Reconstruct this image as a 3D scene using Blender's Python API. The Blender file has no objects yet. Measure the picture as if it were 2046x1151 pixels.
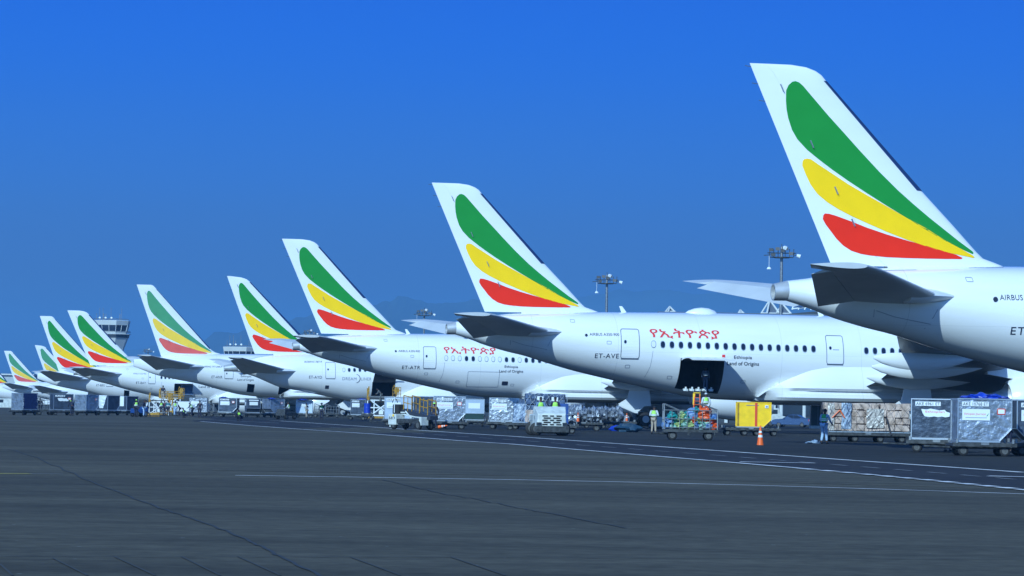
import bpy, bmesh, math, random
from mathutils import Vector, Matrix, noise
random.seed(7)
R = math.radians
SC = bpy.context.scene
COL = SC.collection
# ------------------------------------------------------------------ camera
F, W, H, RHO, CH, HV = 5900.0, 2046.0, 1151.0, 0.0172, 1.6, 234.5
PT = math.atan(HV / F)
cr, sr = math.cos(RHO), math.sin(RHO)
cp, sp = math.cos(PT), math.sin(PT)
def ray(x, y):
    dx, dy = x - W/2, y - H/2
    u = (dx*cr + dy*sr)/F; v = -(-dx*sr + dy*cr)/F
    return Vector((u, cp - v*sp, sp + v*cp))
C0 = Vector((0, 0, CH))
def at_depth(x, y, Y):
    r = ray(x, y); return C0 + r*(Y/r.y)
GZ = [(-200,0),(180,0),(225,-.1),(300,-.18),(350,-.3),(418,-.45),(480,-.6),(545,-.7),(725,-.9),(850,-1.1),(1500,-2),(1e6,-2)]
def gz(Y):
    for (a, za), (b, zb) in zip(GZ, GZ[1:]):
        if Y <= b: return za + (zb-za)*max(0, (Y-a)/(b-a))
    return -2
def G(x, y):              # nearest point of the ground along the ray through an image point
    r = ray(x, y)
    for (a, za), (b, zb) in zip(GZ, GZ[1:]):
        k = (zb-za)/(b-a)
        den = r.z/r.y - k
        if den >= -1e-9: continue
        Y = (za - k*a - CH)/den
        if a-1e-6 <= Y <= b+1e-6: return Vector((r.x/r.y*Y, Y, za+k*(Y-a)))
    return Vector((r.x/r.y*1500, 1500, -5))
def at(px, Y):            # the ground point seen in image column px at depth Y
    p = at_depth(px, 815, Y); return Vector((p.x, p.y, gz(Y)))
cam = bpy.data.cameras.new('camera'); co = bpy.data.objects.new('camera', cam); COL.objects.link(co)
cam.sensor_width = 36; cam.lens = F/W*36; cam.clip_start = 0.5; cam.clip_end = 60000
fw = Vector((0, cp, sp)); up0 = Vector((0, -sp, cp)); rt0 = Vector((1, 0, 0))
rt = rt0*cr + up0*sr; up = up0*cr - rt0*sr
co.matrix_world = Matrix(((rt.x, up.x, -fw.x, 0), (rt.y, up.y, -fw.y, 0), (rt.z, up.z, -fw.z, CH), (0, 0, 0, 1)))
SC.camera = co
SC.render.resolution_x, SC.render.resolution_y = 1024, 576
# ------------------------------------------------------------------ light, sky, exposure
SC.view_settings.view_transform = 'Standard'; SC.view_settings.look = 'None'
SC.view_settings.exposure = 0.06; SC.view_settings.gamma = 1.0
TH = R(12.8)
A_ = Vector((math.cos(TH), math.sin(TH), 0)); N_ = Vector((math.sin(TH), -math.cos(TH), 0))
EL = R(30)
sh = N_*math.cos(R(36)) - A_*math.sin(R(36))
SUN = Vector((sh.x*math.cos(EL), sh.y*math.cos(EL), math.sin(EL)))
sl = bpy.data.lights.new('sun', 'SUN'); sl.energy = 4.5; sl.angle = R(0.5); sl.color = (0.66, 0.90, 1.0)
so = bpy.data.objects.new('sun', sl); COL.objects.link(so)
so.rotation_euler = (-SUN).to_track_quat('-Z', 'Y').to_euler()
wd = bpy.data.worlds.new('World'); SC.world = wd; wd.use_nodes = True
nt = wd.node_tree; nt.nodes.clear()
def N(nt, t, **k):
    n = nt.nodes.new(t)
    for a, b in k.items(): setattr(n, a, b)
    return n
wo = N(nt, 'ShaderNodeOutputWorld'); bgd = N(nt, 'ShaderNodeBackground')
sky = N(nt, 'ShaderNodeTexSky', sky_type='NISHITA', sun_disc=False, sun_elevation=EL, sun_rotation=math.atan2(SUN.x, SUN.y))
sky.altitude = 2300; sky.air_density = 1.0; sky.dust_density = 0.6; sky.ozone_density = 2.5
tc = N(nt, 'ShaderNodeTexCoord'); sx = N(nt, 'ShaderNodeSeparateXYZ'); nt.links.new(tc.outputs['Generated'], sx.inputs[0])
rmp = N(nt, 'ShaderNodeValToRGB'); nt.links.new(sx.outputs['Z'], rmp.inputs[0])
cr_ = rmp.color_ramp; cr_.interpolation = 'CARDINAL'
def ramp(r, stops):
    els = r.elements
    while len(els) > 1: els.remove(els[-1])
    els[0].position, els[0].color = stops[0][0], (*stops[0][1], 1)
    for p, c in stops[1:]:
        e = els.new(p); e.color = (*c, 1)
ramp(cr_, [(0.0, (.038,.076,.160)), (.02, (.044,.092,.215)), (.045, (.044,.120,.36)), (.07, (.031,.152,.575)), (.103, (.012,.144,.735)), (.136, (.004,.122,.775)), (.25, (.012,.10,.66))])
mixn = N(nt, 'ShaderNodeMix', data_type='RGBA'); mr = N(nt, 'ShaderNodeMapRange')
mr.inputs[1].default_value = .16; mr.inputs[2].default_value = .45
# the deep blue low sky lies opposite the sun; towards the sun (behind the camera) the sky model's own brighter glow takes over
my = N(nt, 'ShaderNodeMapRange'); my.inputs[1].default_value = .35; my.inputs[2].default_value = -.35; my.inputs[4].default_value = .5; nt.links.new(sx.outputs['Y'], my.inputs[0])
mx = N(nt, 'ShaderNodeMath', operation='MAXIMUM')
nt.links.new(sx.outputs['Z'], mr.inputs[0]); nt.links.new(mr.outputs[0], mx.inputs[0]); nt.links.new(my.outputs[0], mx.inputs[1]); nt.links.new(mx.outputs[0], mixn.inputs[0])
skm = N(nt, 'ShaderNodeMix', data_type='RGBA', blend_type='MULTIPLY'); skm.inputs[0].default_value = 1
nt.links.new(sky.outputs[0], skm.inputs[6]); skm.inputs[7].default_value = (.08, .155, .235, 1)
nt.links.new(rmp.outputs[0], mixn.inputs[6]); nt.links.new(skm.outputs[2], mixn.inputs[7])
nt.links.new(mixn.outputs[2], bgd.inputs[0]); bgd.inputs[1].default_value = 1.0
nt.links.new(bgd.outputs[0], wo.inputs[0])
# ------------------------------------------------------------------ materials
MATS = {}
def mat(name, col, rough=.5, metal=0, var=0, vscale=1.0, bump=0, bscale=5.0, coat=0, spec=None, stretch=None, detail=4, col2=None):
    if name in MATS: return MATS[name]
    m = bpy.data.materials.new(name); m.use_nodes = True; t = m.node_tree; b = t.nodes['Principled BSDF']
    b.inputs['Base Color'].default_value = (*col, 1); b.inputs['Roughness'].default_value = rough
    b.inputs['Metallic'].default_value = metal
    if coat: b.inputs['Coat Weight'].default_value = coat; b.inputs['Coat Roughness'].default_value = .08
    if spec is not None: b.inputs['Specular IOR Level'].default_value = spec
    tc = N(t, 'ShaderNodeTexCoord'); mp = N(t, 'ShaderNodeMapping'); t.links.new(tc.outputs['Object'], mp.inputs[0])
    if stretch: mp.inputs['Scale'].default_value = stretch
    if var:
        n = N(t, 'ShaderNodeTexNoise'); n.inputs['Scale'].default_value = vscale; n.inputs['Detail'].default_value = detail
        t.links.new(mp.outputs[0], n.inputs[0])
        r = N(t, 'ShaderNodeValToRGB'); t.links.new(n.outputs[0], r.inputs[0])
        c2 = col2 or tuple(c*(1-var) for c in col)
        ramp(r.color_ramp, [(.35, c2), (.65, col)])
        t.links.new(r.outputs[0], b.inputs['Base Color'])
    if bump:
        n = N(t, 'ShaderNodeTexNoise'); n.inputs['Scale'].default_value = bscale; n.inputs['Detail'].default_value = 3
        t.links.new(mp.outputs[0], n.inputs[0])
        bp = N(t, 'ShaderNodeBump'); bp.inputs['Strength'].default_value = bump; bp.inputs['Distance'].default_value = .05
        t.links.new(n.outputs[0], bp.inputs['Height']); t.links.new(bp.outputs[0], b.inputs['Normal'])
    MATS[name] = m; return m
WHITE = mat('white_paint', (.80,.81,.82), .28, coat=.35, var=.035, vscale=.35, stretch=(1, 1, 3))
WHITE2 = mat('pale_grey_tailplane_paint', (.57,.59,.61), .4, var=.1, vscale=.8)
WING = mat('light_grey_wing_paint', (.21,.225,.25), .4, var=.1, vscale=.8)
def mk_belly():
    # aircraft white with faint vertical frame joints and grime streaks
    m = bpy.data.materials.new('white_fuselage_paint'); m.use_nodes = True; t = m.node_tree; b = t.nodes['Principled BSDF']
    b.inputs['Roughness'].default_value = .24; b.inputs['Coat Weight'].default_value = .9; b.inputs['Coat Roughness'].default_value = .06
    tc = N(t, 'ShaderNodeTexCoord'); s = N(t, 'ShaderNodeSeparateXYZ'); t.links.new(tc.outputs['Object'], s.inputs[0])
    md = N(t, 'ShaderNodeMath', operation='PINGPONG'); t.links.new(s.outputs[0], md.inputs[0]); md.inputs[1].default_value = 2.9
    lt = N(t, 'ShaderNodeMath', operation='LESS_THAN'); t.links.new(md.outputs[0], lt.inputs[0]); lt.inputs[1].default_value = .012
    md2 = N(t, 'ShaderNodeMath', operation='PINGPONG'); t.links.new(s.outputs[2], md2.inputs[0]); md2.inputs[1].default_value = 1.35
    lt2 = N(t, 'ShaderNodeMath', operation='LESS_THAN'); t.links.new(md2.outputs[0], lt2.inputs[0]); lt2.inputs[1].default_value = .006
    mx = N(t, 'ShaderNodeMath', operation='MAXIMUM'); t.links.new(lt.outputs[0], mx.inputs[0]); t.links.new(lt2.outputs[0], mx.inputs[1])
    n = N(t, 'ShaderNodeTexNoise'); n.inputs['Scale'].default_value = .5; n.inputs['Detail'].default_value = 6
    mp = N(t, 'ShaderNodeMapping'); mp.inputs['Scale'].default_value = (.4, 1, 3); t.links.new(tc.outputs['Object'], mp.inputs[0]); t.links.new(mp.outputs[0], n.inputs[0])
    r = N(t, 'ShaderNodeValToRGB'); t.links.new(n.outputs[0], r.inputs[0]); ramp(r.color_ramp, [(.3, (.76,.77,.78)), (.6, (.81,.82,.83))])
    mi = N(t, 'ShaderNodeMix', data_type='RGBA'); t.links.new(mx.outputs[0], mi.inputs[0]); t.links.new(r.outputs[0], mi.inputs[6]); mi.inputs[7].default_value = (.62,.63,.65,1)
    t.links.new(mi.outputs[2], b.inputs['Base Color']); MATS['white_fuselage_paint'] = m; return m
FUS = mk_belly()
DARKLE = mat('navy_erosion_tape', (.012,.035,.12), .45)
GREEN_M = mat('green_livery_paint', (.014,.26,.04), .4, spec=.2, var=.05)
YELLOW_M = mat('yellow_livery_paint', (1.0,.60,.006), .4, spec=.2, var=.05)
RED_M = mat('red_livery_paint', (.86,.028,.010), .4, spec=.2, var=.05)
GREEN_F = mat('faded_green_livery_paint', (.06,.30,.13), .5, var=.08)
YELLOW_F = mat('faded_yellow_livery_paint', (.95,.60,.04), .5, var=.08)
RED_F = mat('faded_red_livery_paint', (.75,.10,.08), .5, var=.12)
INK = mat('dark_lettering', (.02,.03,.06), .5)
GREYINK = mat('grey_lettering', (.22,.25,.32), .5)
REDINK = mat('red_lettering', (.70,.05,.04), .5)
GLASSW = mat('window_glass', (.010,.016,.04), .15)
SHADE = mat('closed_window_shade', (.72,.74,.76), .5)
RIM = mat('window_rim', (.24,.30,.36), .5)
SEAM = mat('panel_seam', (.10,.13,.18), .6)
METAL = mat('exhaust_metal', (.62,.63,.64), .35, metal=.45, var=.2, vscale=2)
BLACK = mat('black_rubber', (.012,.012,.014), .7, var=.3, vscale=4)
SOOT = mat('exhaust_soot', (.02,.02,.02), .9)
HOLD = mat('hold_lining', (.045,.045,.05), .8, var=.4, vscale=2)
GEARM = mat('gear_strut_grey', (.30,.32,.34), .45, var=.3, vscale=4)
RIMM = mat('wheel_rim_grey', (.11,.11,.11), .6, var=.4, vscale=9)
PLANERIM = mat('aircraft_wheel_rim', (.45,.46,.48), .4, metal=.3)
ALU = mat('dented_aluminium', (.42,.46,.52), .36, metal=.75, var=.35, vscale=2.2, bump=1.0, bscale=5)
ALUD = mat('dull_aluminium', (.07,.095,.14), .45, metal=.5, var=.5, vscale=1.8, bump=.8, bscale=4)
ALUW = mat('pale_container_paint', (.42,.52,.66), .4, var=.2, vscale=1.5, bump=.3, bscale=3)
FRAME = mat('aluminium_frame', (.55,.58,.62), .35, metal=.8)
STEEL = mat('grimy_steel', (.07,.075,.08), .6, metal=.3, var=.6, vscale=6)
GALV = mat('galvanised_steel', (.30,.32,.34), .45, metal=.6, var=.4, vscale=5)
RUST = mat('rusty_steel', (.12,.05,.03), .8, var=.5, vscale=9)
LABW = mat('white_sticker', (.72,.76,.78), .5)
YEL = mat('yellow_paint', (.98,.60,.004), .45, var=.15, vscale=3)
YELD = mat('worn_yellow_paint', (.50,.26,.012), .5, var=.5, vscale=6)
REDP = mat('red_paint', (.70,.06,.02), .45)
ORANGE = mat('orange_plastic', (.85,.13,.015), .45)
WTRUCK = mat('white_vehicle_paint', (.66,.69,.66), .35, coat=.3, var=.25, vscale=3)
BLUEP = mat('blue_paint', (.015,.07,.28), .4, coat=.3, var=.3, vscale=3)
CARB = mat('blue_car_paint', (.04,.085,.19), .25, metal=.5, coat=.6)
GLASS = mat('tinted_glass', (.02,.03,.05), .06)
TAILR = mat('tail_light_red', (.5,.02,.02), .2)
TEAL = mat('teal_plastic', (.02,.32,.30), .35, var=.4, vscale=6, bump=1, bscale=7)
BLUEB = mat('blue_plastic', (.05,.16,.42), .35, var=.6, vscale=9, bump=1, bscale=8, col2=(.25,.35,.5))
LIME = mat('pale_green_plastic', (.42,.55,.22), .35, var=.4, vscale=6, bump=1, bscale=8)
ORANGEB = mat('orange_bag_plastic', (.80,.10,.015), .3, var=.25, vscale=6, bump=1, bscale=7)
GREENB = mat('green_bag_plastic', (.05,.28,.20), .35, var=.6, vscale=7, bump=1, bscale=8, col2=(.3,.45,.4))
TARP = mat('blue_tarpaulin', (.008,.045,.42), .4, bump=.8, bscale=4)
TARPD = mat('dark_teal_tarpaulin', (.01,.045,.09), .6, bump=.8, bscale=4)
BOXC = mat('cardboard_cartons', (.64,.49,.42), .5, var=.55, vscale=2.4, bump=.6, bscale=3, col2=(.33,.24,.19))
CLING = mat('plastic_wrap', (.42,.50,.60), .22, var=.5, vscale=3.5, bump=1.2, bscale=8, col2=(.14,.20,.32))
NETM = mat('cargo_net_strap', (.03,.03,.04), .8)
NETW = mat('pale_net_strap', (.55,.6,.65), .7)
VEST = mat('yellow_green_vest', (.42,.85,.12), .6, var=.2, vscale=5)
VESTG = mat('green_vest', (.05,.42,.10), .6)
REFL = mat('reflective_tape', (.7,.75,.75), .4)
SKIN = mat('brown_skin', (.09,.045,.03), .5)
HAIR = mat('black_hair', (.008,.008,.01), .7)
NAVY = mat('navy_clothing', (.015,.02,.05), .8, var=.3, vscale=8)
KHAKI = mat('khaki_cloth', (.42,.34,.26), .85, var=.15, vscale=8)
BOILER = mat('light_blue_boiler_suit', (.38,.53,.74), .85, var=.2, vscale=6)
WHITEC = mat('white_cloth', (.62,.66,.70), .85, var=.2, vscale=8)
SHOE = mat('black_shoe', (.015,.015,.015), .5)
CONCR = mat('painted_concrete', (.62,.64,.62), .8, var=.12, vscale=.3)
DARKST = mat('dark_building_cladding', (.035,.045,.06), .6, var=.3, vscale=.2)
ROOFG = mat('roof_sheet', (.12,.15,.20), .5, var=.3, vscale=.3)
def mk_ground(name, c1, c2, c3, world=True):
    m = bpy.data.materials.new(name); m.use_nodes = True; t = m.node_tree; b = t.nodes['Principled BSDF']
    b.inputs['Roughness'].default_value = .9; b.inputs['Specular IOR Level'].default_value = .15
    tc = N(t, 'ShaderNodeTexCoord')
    def noi(sc, det, scale=(1,1,1)):
        mp = N(t, 'ShaderNodeMapping'); mp.inputs['Scale'].default_value = scale; t.links.new(tc.outputs['Object'], mp.inputs[0])
        n = N(t, 'ShaderNodeTexNoise'); n.inputs['Scale'].default_value = sc; n.inputs['Detail'].default_value = det; n.inputs['Roughness'].default_value = .62
        t.links.new(mp.outputs[0], n.inputs[0]); return n
    a = noi(.10, 8, (.3, 1, 1)); f = noi(3.0, 5); g = noi(.7, 6, (.25, 1, 1))
    r = N(t, 'ShaderNodeValToRGB'); ramp(r.color_ramp, [(.3, c1), (.5, c2), (.7, c3)]); t.links.new(a.outputs[0], r.inputs[0])
    def mul(src, lo, hi, prev):
        q = N(t, 'ShaderNodeMapRange'); t.links.new(src.outputs[0], q.inputs[0]); q.inputs[1].default_value = .3; q.inputs[2].default_value = .7; q.inputs[3].default_value = lo; q.inputs[4].default_value = hi
        v = N(t, 'ShaderNodeMix', data_type='RGBA', blend_type='MULTIPLY'); v.inputs[0].default_value = 1
        t.links.new(prev, v.inputs[6]); t.links.new(q.outputs[0], v.inputs[7]); return v.outputs[2]
    o = mul(f, .74, 1.26, r.outputs[0]); o = mul(g, .72, 1.24, o)
    vo = N(t, 'ShaderNodeTexVoronoi'); vo.inputs['Scale'].default_value = 1.3; t.links.new(tc.outputs['Object'], vo.inputs[0])
    lt = N(t, 'ShaderNodeMath', operation='LESS_THAN'); t.links.new(vo.outputs['Distance'], lt.inputs[0]); lt.inputs[1].default_value = .035
    mi = N(t, 'ShaderNodeMix', data_type='RGBA'); t.links.new(lt.outputs[0], mi.inputs[0]); t.links.new(o, mi.inputs[6]); mi.inputs[7].default_value = (.16,.17,.17,1)
    t.links.new(mi.outputs[2], b.inputs['Base Color'])
    bp = N(t, 'ShaderNodeBump'); bp.inputs['Strength'].default_value = .4; bp.inputs['Distance'].default_value = .02
    t.links.new(f.outputs[0], bp.inputs['Height']); t.links.new(bp.outputs[0], b.inputs['Normal'])
    MATS[name] = m; return m
ASPH = mk_ground('weathered_apron', (.055,.050,.038), (.074,.067,.050), (.099,.089,.066))
ASPD = mk_ground('dark_stand_asphalt', (.021,.022,.023), (.028,.029,.029), (.036,.036,.035))
ASPR = mk_ground('service_road_asphalt', (.022,.022,.027), (.028,.028,.033), (.035,.035,.040))
PW = mat('white_marking_paint', (.78,.76,.76), .8, var=.45, vscale=1.2)
PWF = mat('faint_marking_paint', (.30,.30,.31), .8, var=.5, vscale=.8)
PY = mat('yellow_marking_paint', (.36,.30,.06), .8, var=.4, vscale=1.0)
PYF = mat('faded_yellow_marking', (.13,.105,.055), .8, var=.5, vscale=.5)
TYREM = mat('tyre_rubber_smear', (.070,.063,.048), .9, var=.35, vscale=.5, col2=(.058,.052,.041))
JOINT = mat('slab_joint_filler', (.034,.035,.034), .9)
TARL = mat('tar_sealed_crack', (.026,.027,.027), .8)
HILL = mat('hill_scrub', (.05,.075,.06), .95, var=.5, vscale=.002)
# ------------------------------------------------------------------ mesh helpers
class MB:
    def __init__(s): s.v = []; s.f = []; s.mi = []; s.cur = 0
    def add(s, vs, fs):
        o = len(s.v); s.v += [tuple(v) for v in vs]; s.f += [tuple(o+i for i in f) for f in fs]; s.mi += [s.cur]*len(fs); return s
    def box(s, c, d, rz=0, rx=0, ry=0, taper=1):
        x, y, z = (k/2 for k in d)
        m = Matrix.Rotation(rz,3,'Z') @ Matrix.Rotation(ry,3,'Y') @ Matrix.Rotation(rx,3,'X')
        vs = [Vector(c) + m @ Vector((a*x*(taper if e > 0 else 1), b*y*(taper if e > 0 else 1), e*z)) for e in (-1,1) for b in (-1,1) for a in (-1,1)]
        return s.add(vs, [(0,2,3,1),(4,5,7,6),(0,1,5,4),(2,6,7,3),(0,4,6,2),(1,3,7,5)])
    def cyl(s, a, b, r0, r1=None, n=12, cap=True):
        a, b = Vector(a), Vector(b); r1 = r0 if r1 is None else r1
        d = (b-a).normalized(); u = d.orthogonal().normalized(); w = d.cross(u)
        vs = [a + (u*math.cos(t)+w*math.sin(t))*r0 for t in [2*math.pi*i/n for i in range(n)]] + [b + (u*math.cos(t)+w*math.sin(t))*r1 for t in [2*math.pi*i/n for i in range(n)]]
        fs = [(i, (i+1) % n, n+(i+1) % n, n+i) for i in range(n)]
        if cap: fs += [tuple(range(n-1, -1, -1)), tuple(range(n, 2*n))]
        return s.add(vs, fs)
    def tube(s, pts, r, n=6):
        for a, b in zip(pts, pts[1:]): s.cyl(a, b, r, n=n)
        return s
    def prism(s, pts, y0, y1):     # pts in the x,z plane
        n = len(pts)
        vs = [(x, y0, z) for x, z in pts] + [(x, y1, z) for x, z in pts]
        return s.add(vs, [tuple(range(n)), tuple(range(2*n-1, n-1, -1))] + [(i, n+i, n+(i+1) % n, (i+1) % n) for i in range(n)])
    def loft(s, rings, cap0=True, cap1=True, closed=True):
        n = len(rings[0]); vs = [p for r in rings for p in r]; fs = []
        m = n if closed else n-1
        for k in range(len(rings)-1):
            for i in range(m): j = (i+1) % n; fs.append((k*n+i, k*n+j, (k+1)*n+j, (k+1)*n+i))
        if cap0: fs.append(tuple(range(n-1, -1, -1)))
        if cap1: fs.append(tuple(range((len(rings)-1)*n, len(rings)*n)))
        return s.add(vs, fs)
    def blob(s, c, d, seed=0, amp=.25, n=10, m=7, flat=.0):
        rings = []
        for j in range(1, m):
            ph = math.pi*j/m; rg = []
            for i in range(n):
                t = 2*math.pi*i/n; q = Vector((math.sin(ph)*math.cos(t), math.sin(ph)*math.sin(t), -math.cos(ph)))
                k = 1 + amp*noise.noise(q*2.1 + Vector((seed*3.1, seed, 0)))*1.6
                p = Vector((q.x*d[0]/2*k, q.y*d[1]/2*k, q.z*d[2]/2*k)); rg.append(Vector(c)+p)
            rings.append(rg)
        return s.loft(rings)
    def build(s, name, m, parent=None, smooth=False, bevel=0, sub=0, ang=40):
        me = bpy.data.meshes.new(name); me.from_pydata(s.v, [], s.f)
        ms = m if isinstance(m, (list, tuple)) else [m]
        for q in ms: me.materials.append(q)
        if len(ms) > 1:
            for p, i in zip(me.polygons, s.mi): p.material_index = i
        bm = bmesh.new(); bm.from_mesh(me); bmesh.ops.recalc_face_normals(bm, faces=bm.faces); bm.to_mesh(me); bm.free()
        if smooth:
            for p in me.polygons: p.use_smooth = True
            try: me.set_sharp_from_angle(angle=R(ang))
            except Exception: pass
        o = bpy.data.objects.new(name, me); COL.objects.link(o)
        if parent: o.parent = parent
        if bevel:
            b = o.modifiers.new('bevel', 'BEVEL'); b.width = bevel; b.segments = 2; b.limit_method = 'ANGLE'
        return o
def tag(o, label=None, cat=None, group=None, kind=None):
    if label: o['label'] = label
    if cat: o['category'] = cat
    if group: o['group'] = group
    if kind: o['kind'] = kind
    return o
def empty(name, loc, rz=0, label=None, cat=None, group=None):
    o = bpy.data.objects.new(name, None); COL.objects.link(o); o.location = loc; o.rotation_euler = (0, 0, rz)
    o.empty_display_size = .2
    return tag(o, label, cat, group)
KIDS = {}
def kids(o): return [c for c in COL.objects if c.parent == o]
def dup(o, parent=None):
    c = o.copy(); COL.objects.link(c); c.parent = parent
    for k in kids(o): dup(k, c)
    return c
def place(o, loc, rz=0, label=None, group=None):
    o.location = loc; o.rotation_euler = (0, 0, rz)
    if label: o['label'] = label
    if group: o['group'] = group
    return o
def text_mesh(txt, h, spacing=1.0, shear=0, bold=0):
    cu = bpy.data.curves.new('lettering', 'FONT'); cu.body = txt; cu.size = 1; cu.space_character = spacing; cu.shear = shear; cu.resolution_u = 3; cu.offset = bold
    o = bpy.data.objects.new('lettering', cu); COL.objects.link(o)
    dg = bpy.context.evaluated_depsgraph_get(); me = bpy.data.meshes.new_from_object(o.evaluated_get(dg))
    bpy.data.objects.remove(o)
    xs = [v.co.x for v in me.vertices]; ys = [v.co.y for v in me.vertices]
    k = h/(max(ys)-min(ys)); x0, y0 = min(xs), min(ys)
    for v in me.vertices: v.co = ((v.co.x-x0)*k, (v.co.y-y0)*k, 0)
    me['w'] = (max(xs)-x0)*k
    return me
def text_obj(name, txt, h, m, parent, loc, rot=(R(90),0,0), width=None, **k):
    me = text_mesh(txt, h, **k); o = bpy.data.objects.new(name, me); COL.objects.link(o); me.materials.append(m)
    o.location = loc; o.rotation_euler = rot; o.parent = parent
    if width: o.scale.x = width/me['w']
    return o
# ------------------------------------------------------------------ airliners
GREEN = [(0.248,0.185),(0.322,0.132),(0.394,0.105),(0.475,0.087),(0.525,0.083),(0.566,0.09),(0.585,0.106),(0.613,0.176),(0.64,0.254),(0.674,0.338),(0.701,0.423),(0.735,0.526),(0.774,0.62),(0.812,0.688),(0.85,0.751),(0.891,0.811),(0.929,0.869),(0.966,0.916),(0.965,0.925),(0.949,0.931),(0.891,0.903),(0.827,0.867),(0.752,0.814),(0.675,0.756),(0.593,0.699),(0.506,0.64),(0.413,0.578),(0.336,0.525),(0.266,0.474),(0.205,0.428),(0.162,0.376),(0.154,0.329),(0.174,0.272),(0.203,0.229)]
YELLOW = [(0.094,0.509),(0.114,0.487),(0.139,0.475),(0.169,0.473),(0.196,0.475),(0.241,0.502),(0.316,0.545),(0.395,0.595),(0.495,0.65),(0.59,0.703),(0.675,0.756),(0.761,0.806),(0.83,0.864),(0.891,0.903),(0.941,0.938),(0.946,0.947),(0.927,0.951),(0.852,0.939),(0.766,0.925),(0.666,0.899),(0.566,0.868),(0.466,0.832),(0.366,0.791),(0.283,0.757),(0.212,0.723),(0.157,0.69),(0.112,0.649),(0.092,0.602),(0.09,0.554)]
RED = [(0.069,0.776),(0.085,0.756),(0.102,0.747),(0.13,0.748),(0.172,0.757),(0.262,0.784),(0.348,0.814),(0.455,0.845),(0.561,0.872),(0.668,0.896),(0.769,0.923),(0.828,0.938),(0.855,0.953),(0.838,0.959),(0.73,0.961),(0.606,0.962),(0.484,0.962),(0.363,0.96),(0.269,0.954),(0.213,0.947),(0.161,0.932),(0.126,0.907),(0.102,0.873),(0.087,0.835),(0.073,0.802)]
def lerp(a, b, t): return a+(b-a)*t
def interp(tab, x, k):
    if x <= tab[0][0]: return tab[0][k]
    n = len(tab)
    for i in range(n-1):
        a, b = tab[i], tab[i+1]
        if x <= b[0]:
            h = b[0]-a[0]; t = (x-a[0])/h
            def sl(j):
                if j <= 0 or j >= n-1: return None
                p, q, r = tab[j-1], tab[j], tab[j+1]
                d0 = (q[k]-p[k])/(q[0]-p[0]); d1 = (r[k]-q[k])/(r[0]-q[0])
                return 0 if d0*d1 <= 0 else 2*d0*d1/(d0+d1)
            d = (b[k]-a[k])/h
            m0 = sl(i); m1 = sl(i+1); m0 = d if m0 is None else m0; m1 = d if m1 is None else m1
            t2, t3 = t*t, t*t*t
            return a[k]*(2*t3-3*t2+1)+b[k]*(3*t2-2*t3)+h*m0*(t3-2*t2+t)+h*m1*(t3-t2)
    return tab[-1][k]
T350 = dict(L=66.8,
  prof=[(.7,7.26,6.38,.44),(1.83,7.42,6.05,.75),(2.65,7.62,5.75,1.0),(4.3,7.88,5.30,1.4),(5.6,7.98,5.02,1.65),(6.85,8.05,4.66,1.88),(9.1,8.12,4.06,2.22),(11.5,8.17,3.54,2.5),(14,8.21,3.03,2.74),(16.8,8.26,2.50,2.92),(19.5,8.28,2.26,2.98),(22.7,8.28,2.2,2.98),(55,8.28,2.2,2.98),(59,8.0,2.3,2.85),(62,7.3,2.5,2.4),(64.5,6.2,2.75,1.7),(66.2,5.1,3.2,.85),(66.8,4.4,3.7,.2)],
  te=((-1.13,16.75),(2.72,8.06)), le=((1.81,16.75),(9.52,8.76)),
  lec=[(7.2,12.8),(8.0,11.4),(8.12,10.9),(8.3,10.4),(8.48,9.84),(8.76,9.52),(9.89,8.42),(11.4,6.9),(13.64,4.75),(16.12,2.38),(16.35,2.18),(16.52,1.91),(16.67,1.47),(16.75,.8)],
  strip=(11.4, 16.1, .05), ring=(.7, .37, .44, .62), stab=dict(le=((1.2,7.7),(8.6,1.9),(9.3,1.1)), te=((1.2,1.75),(9.3,-1.35)), z=(6.55,7.52), el=8.3, fillet=7.75), wing=1.0, eng=(36.6,10.5,2.5,6.6,1.95))
T787 = dict(L=62.8,
  prof=[(1.65,6.38,5.28,.5),(3.7,7.0,4.75,1.0),(5.3,7.3,4.1,1.4),(6.9,7.45,3.5,1.8),(9.64,7.6,3.06,2.25),(13.6,7.7,2.3,2.7),(16.25,7.75,1.85,2.85),(19,7.78,1.8,2.88),(52,7.78,1.8,2.88),(56,7.4,1.9,2.7),(59.5,6.3,2.3,2.1),(61.8,5.0,2.8,1.2),(62.8,4.0,3.5,.2)],
  te=((.18,16.77),(3.74,7.43)), le=((2.6,16.6),(10.3,8.75)),
  lec=[(6.9,12.2),(7.5,11.3),(7.9,10.75),(8.4,10.45),(9.62,9.55),(16.12,3.01),(16.45,2.55),(16.64,1.89),(16.77,.6)],
  strip=(8.2, 16.1, .06), ring=(1.65, .36, .5, 1.6), stab=dict(le=((1.2,8.4),(8.6,1.6),(9.3,.95)), te=((1.2,2.3),(9.3,-.67)), z=(5.35,6.84), el=8.3, fillet=8.5), wing=.93, eng=(34.0,9.8,2.3,6.3,1.75))
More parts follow.
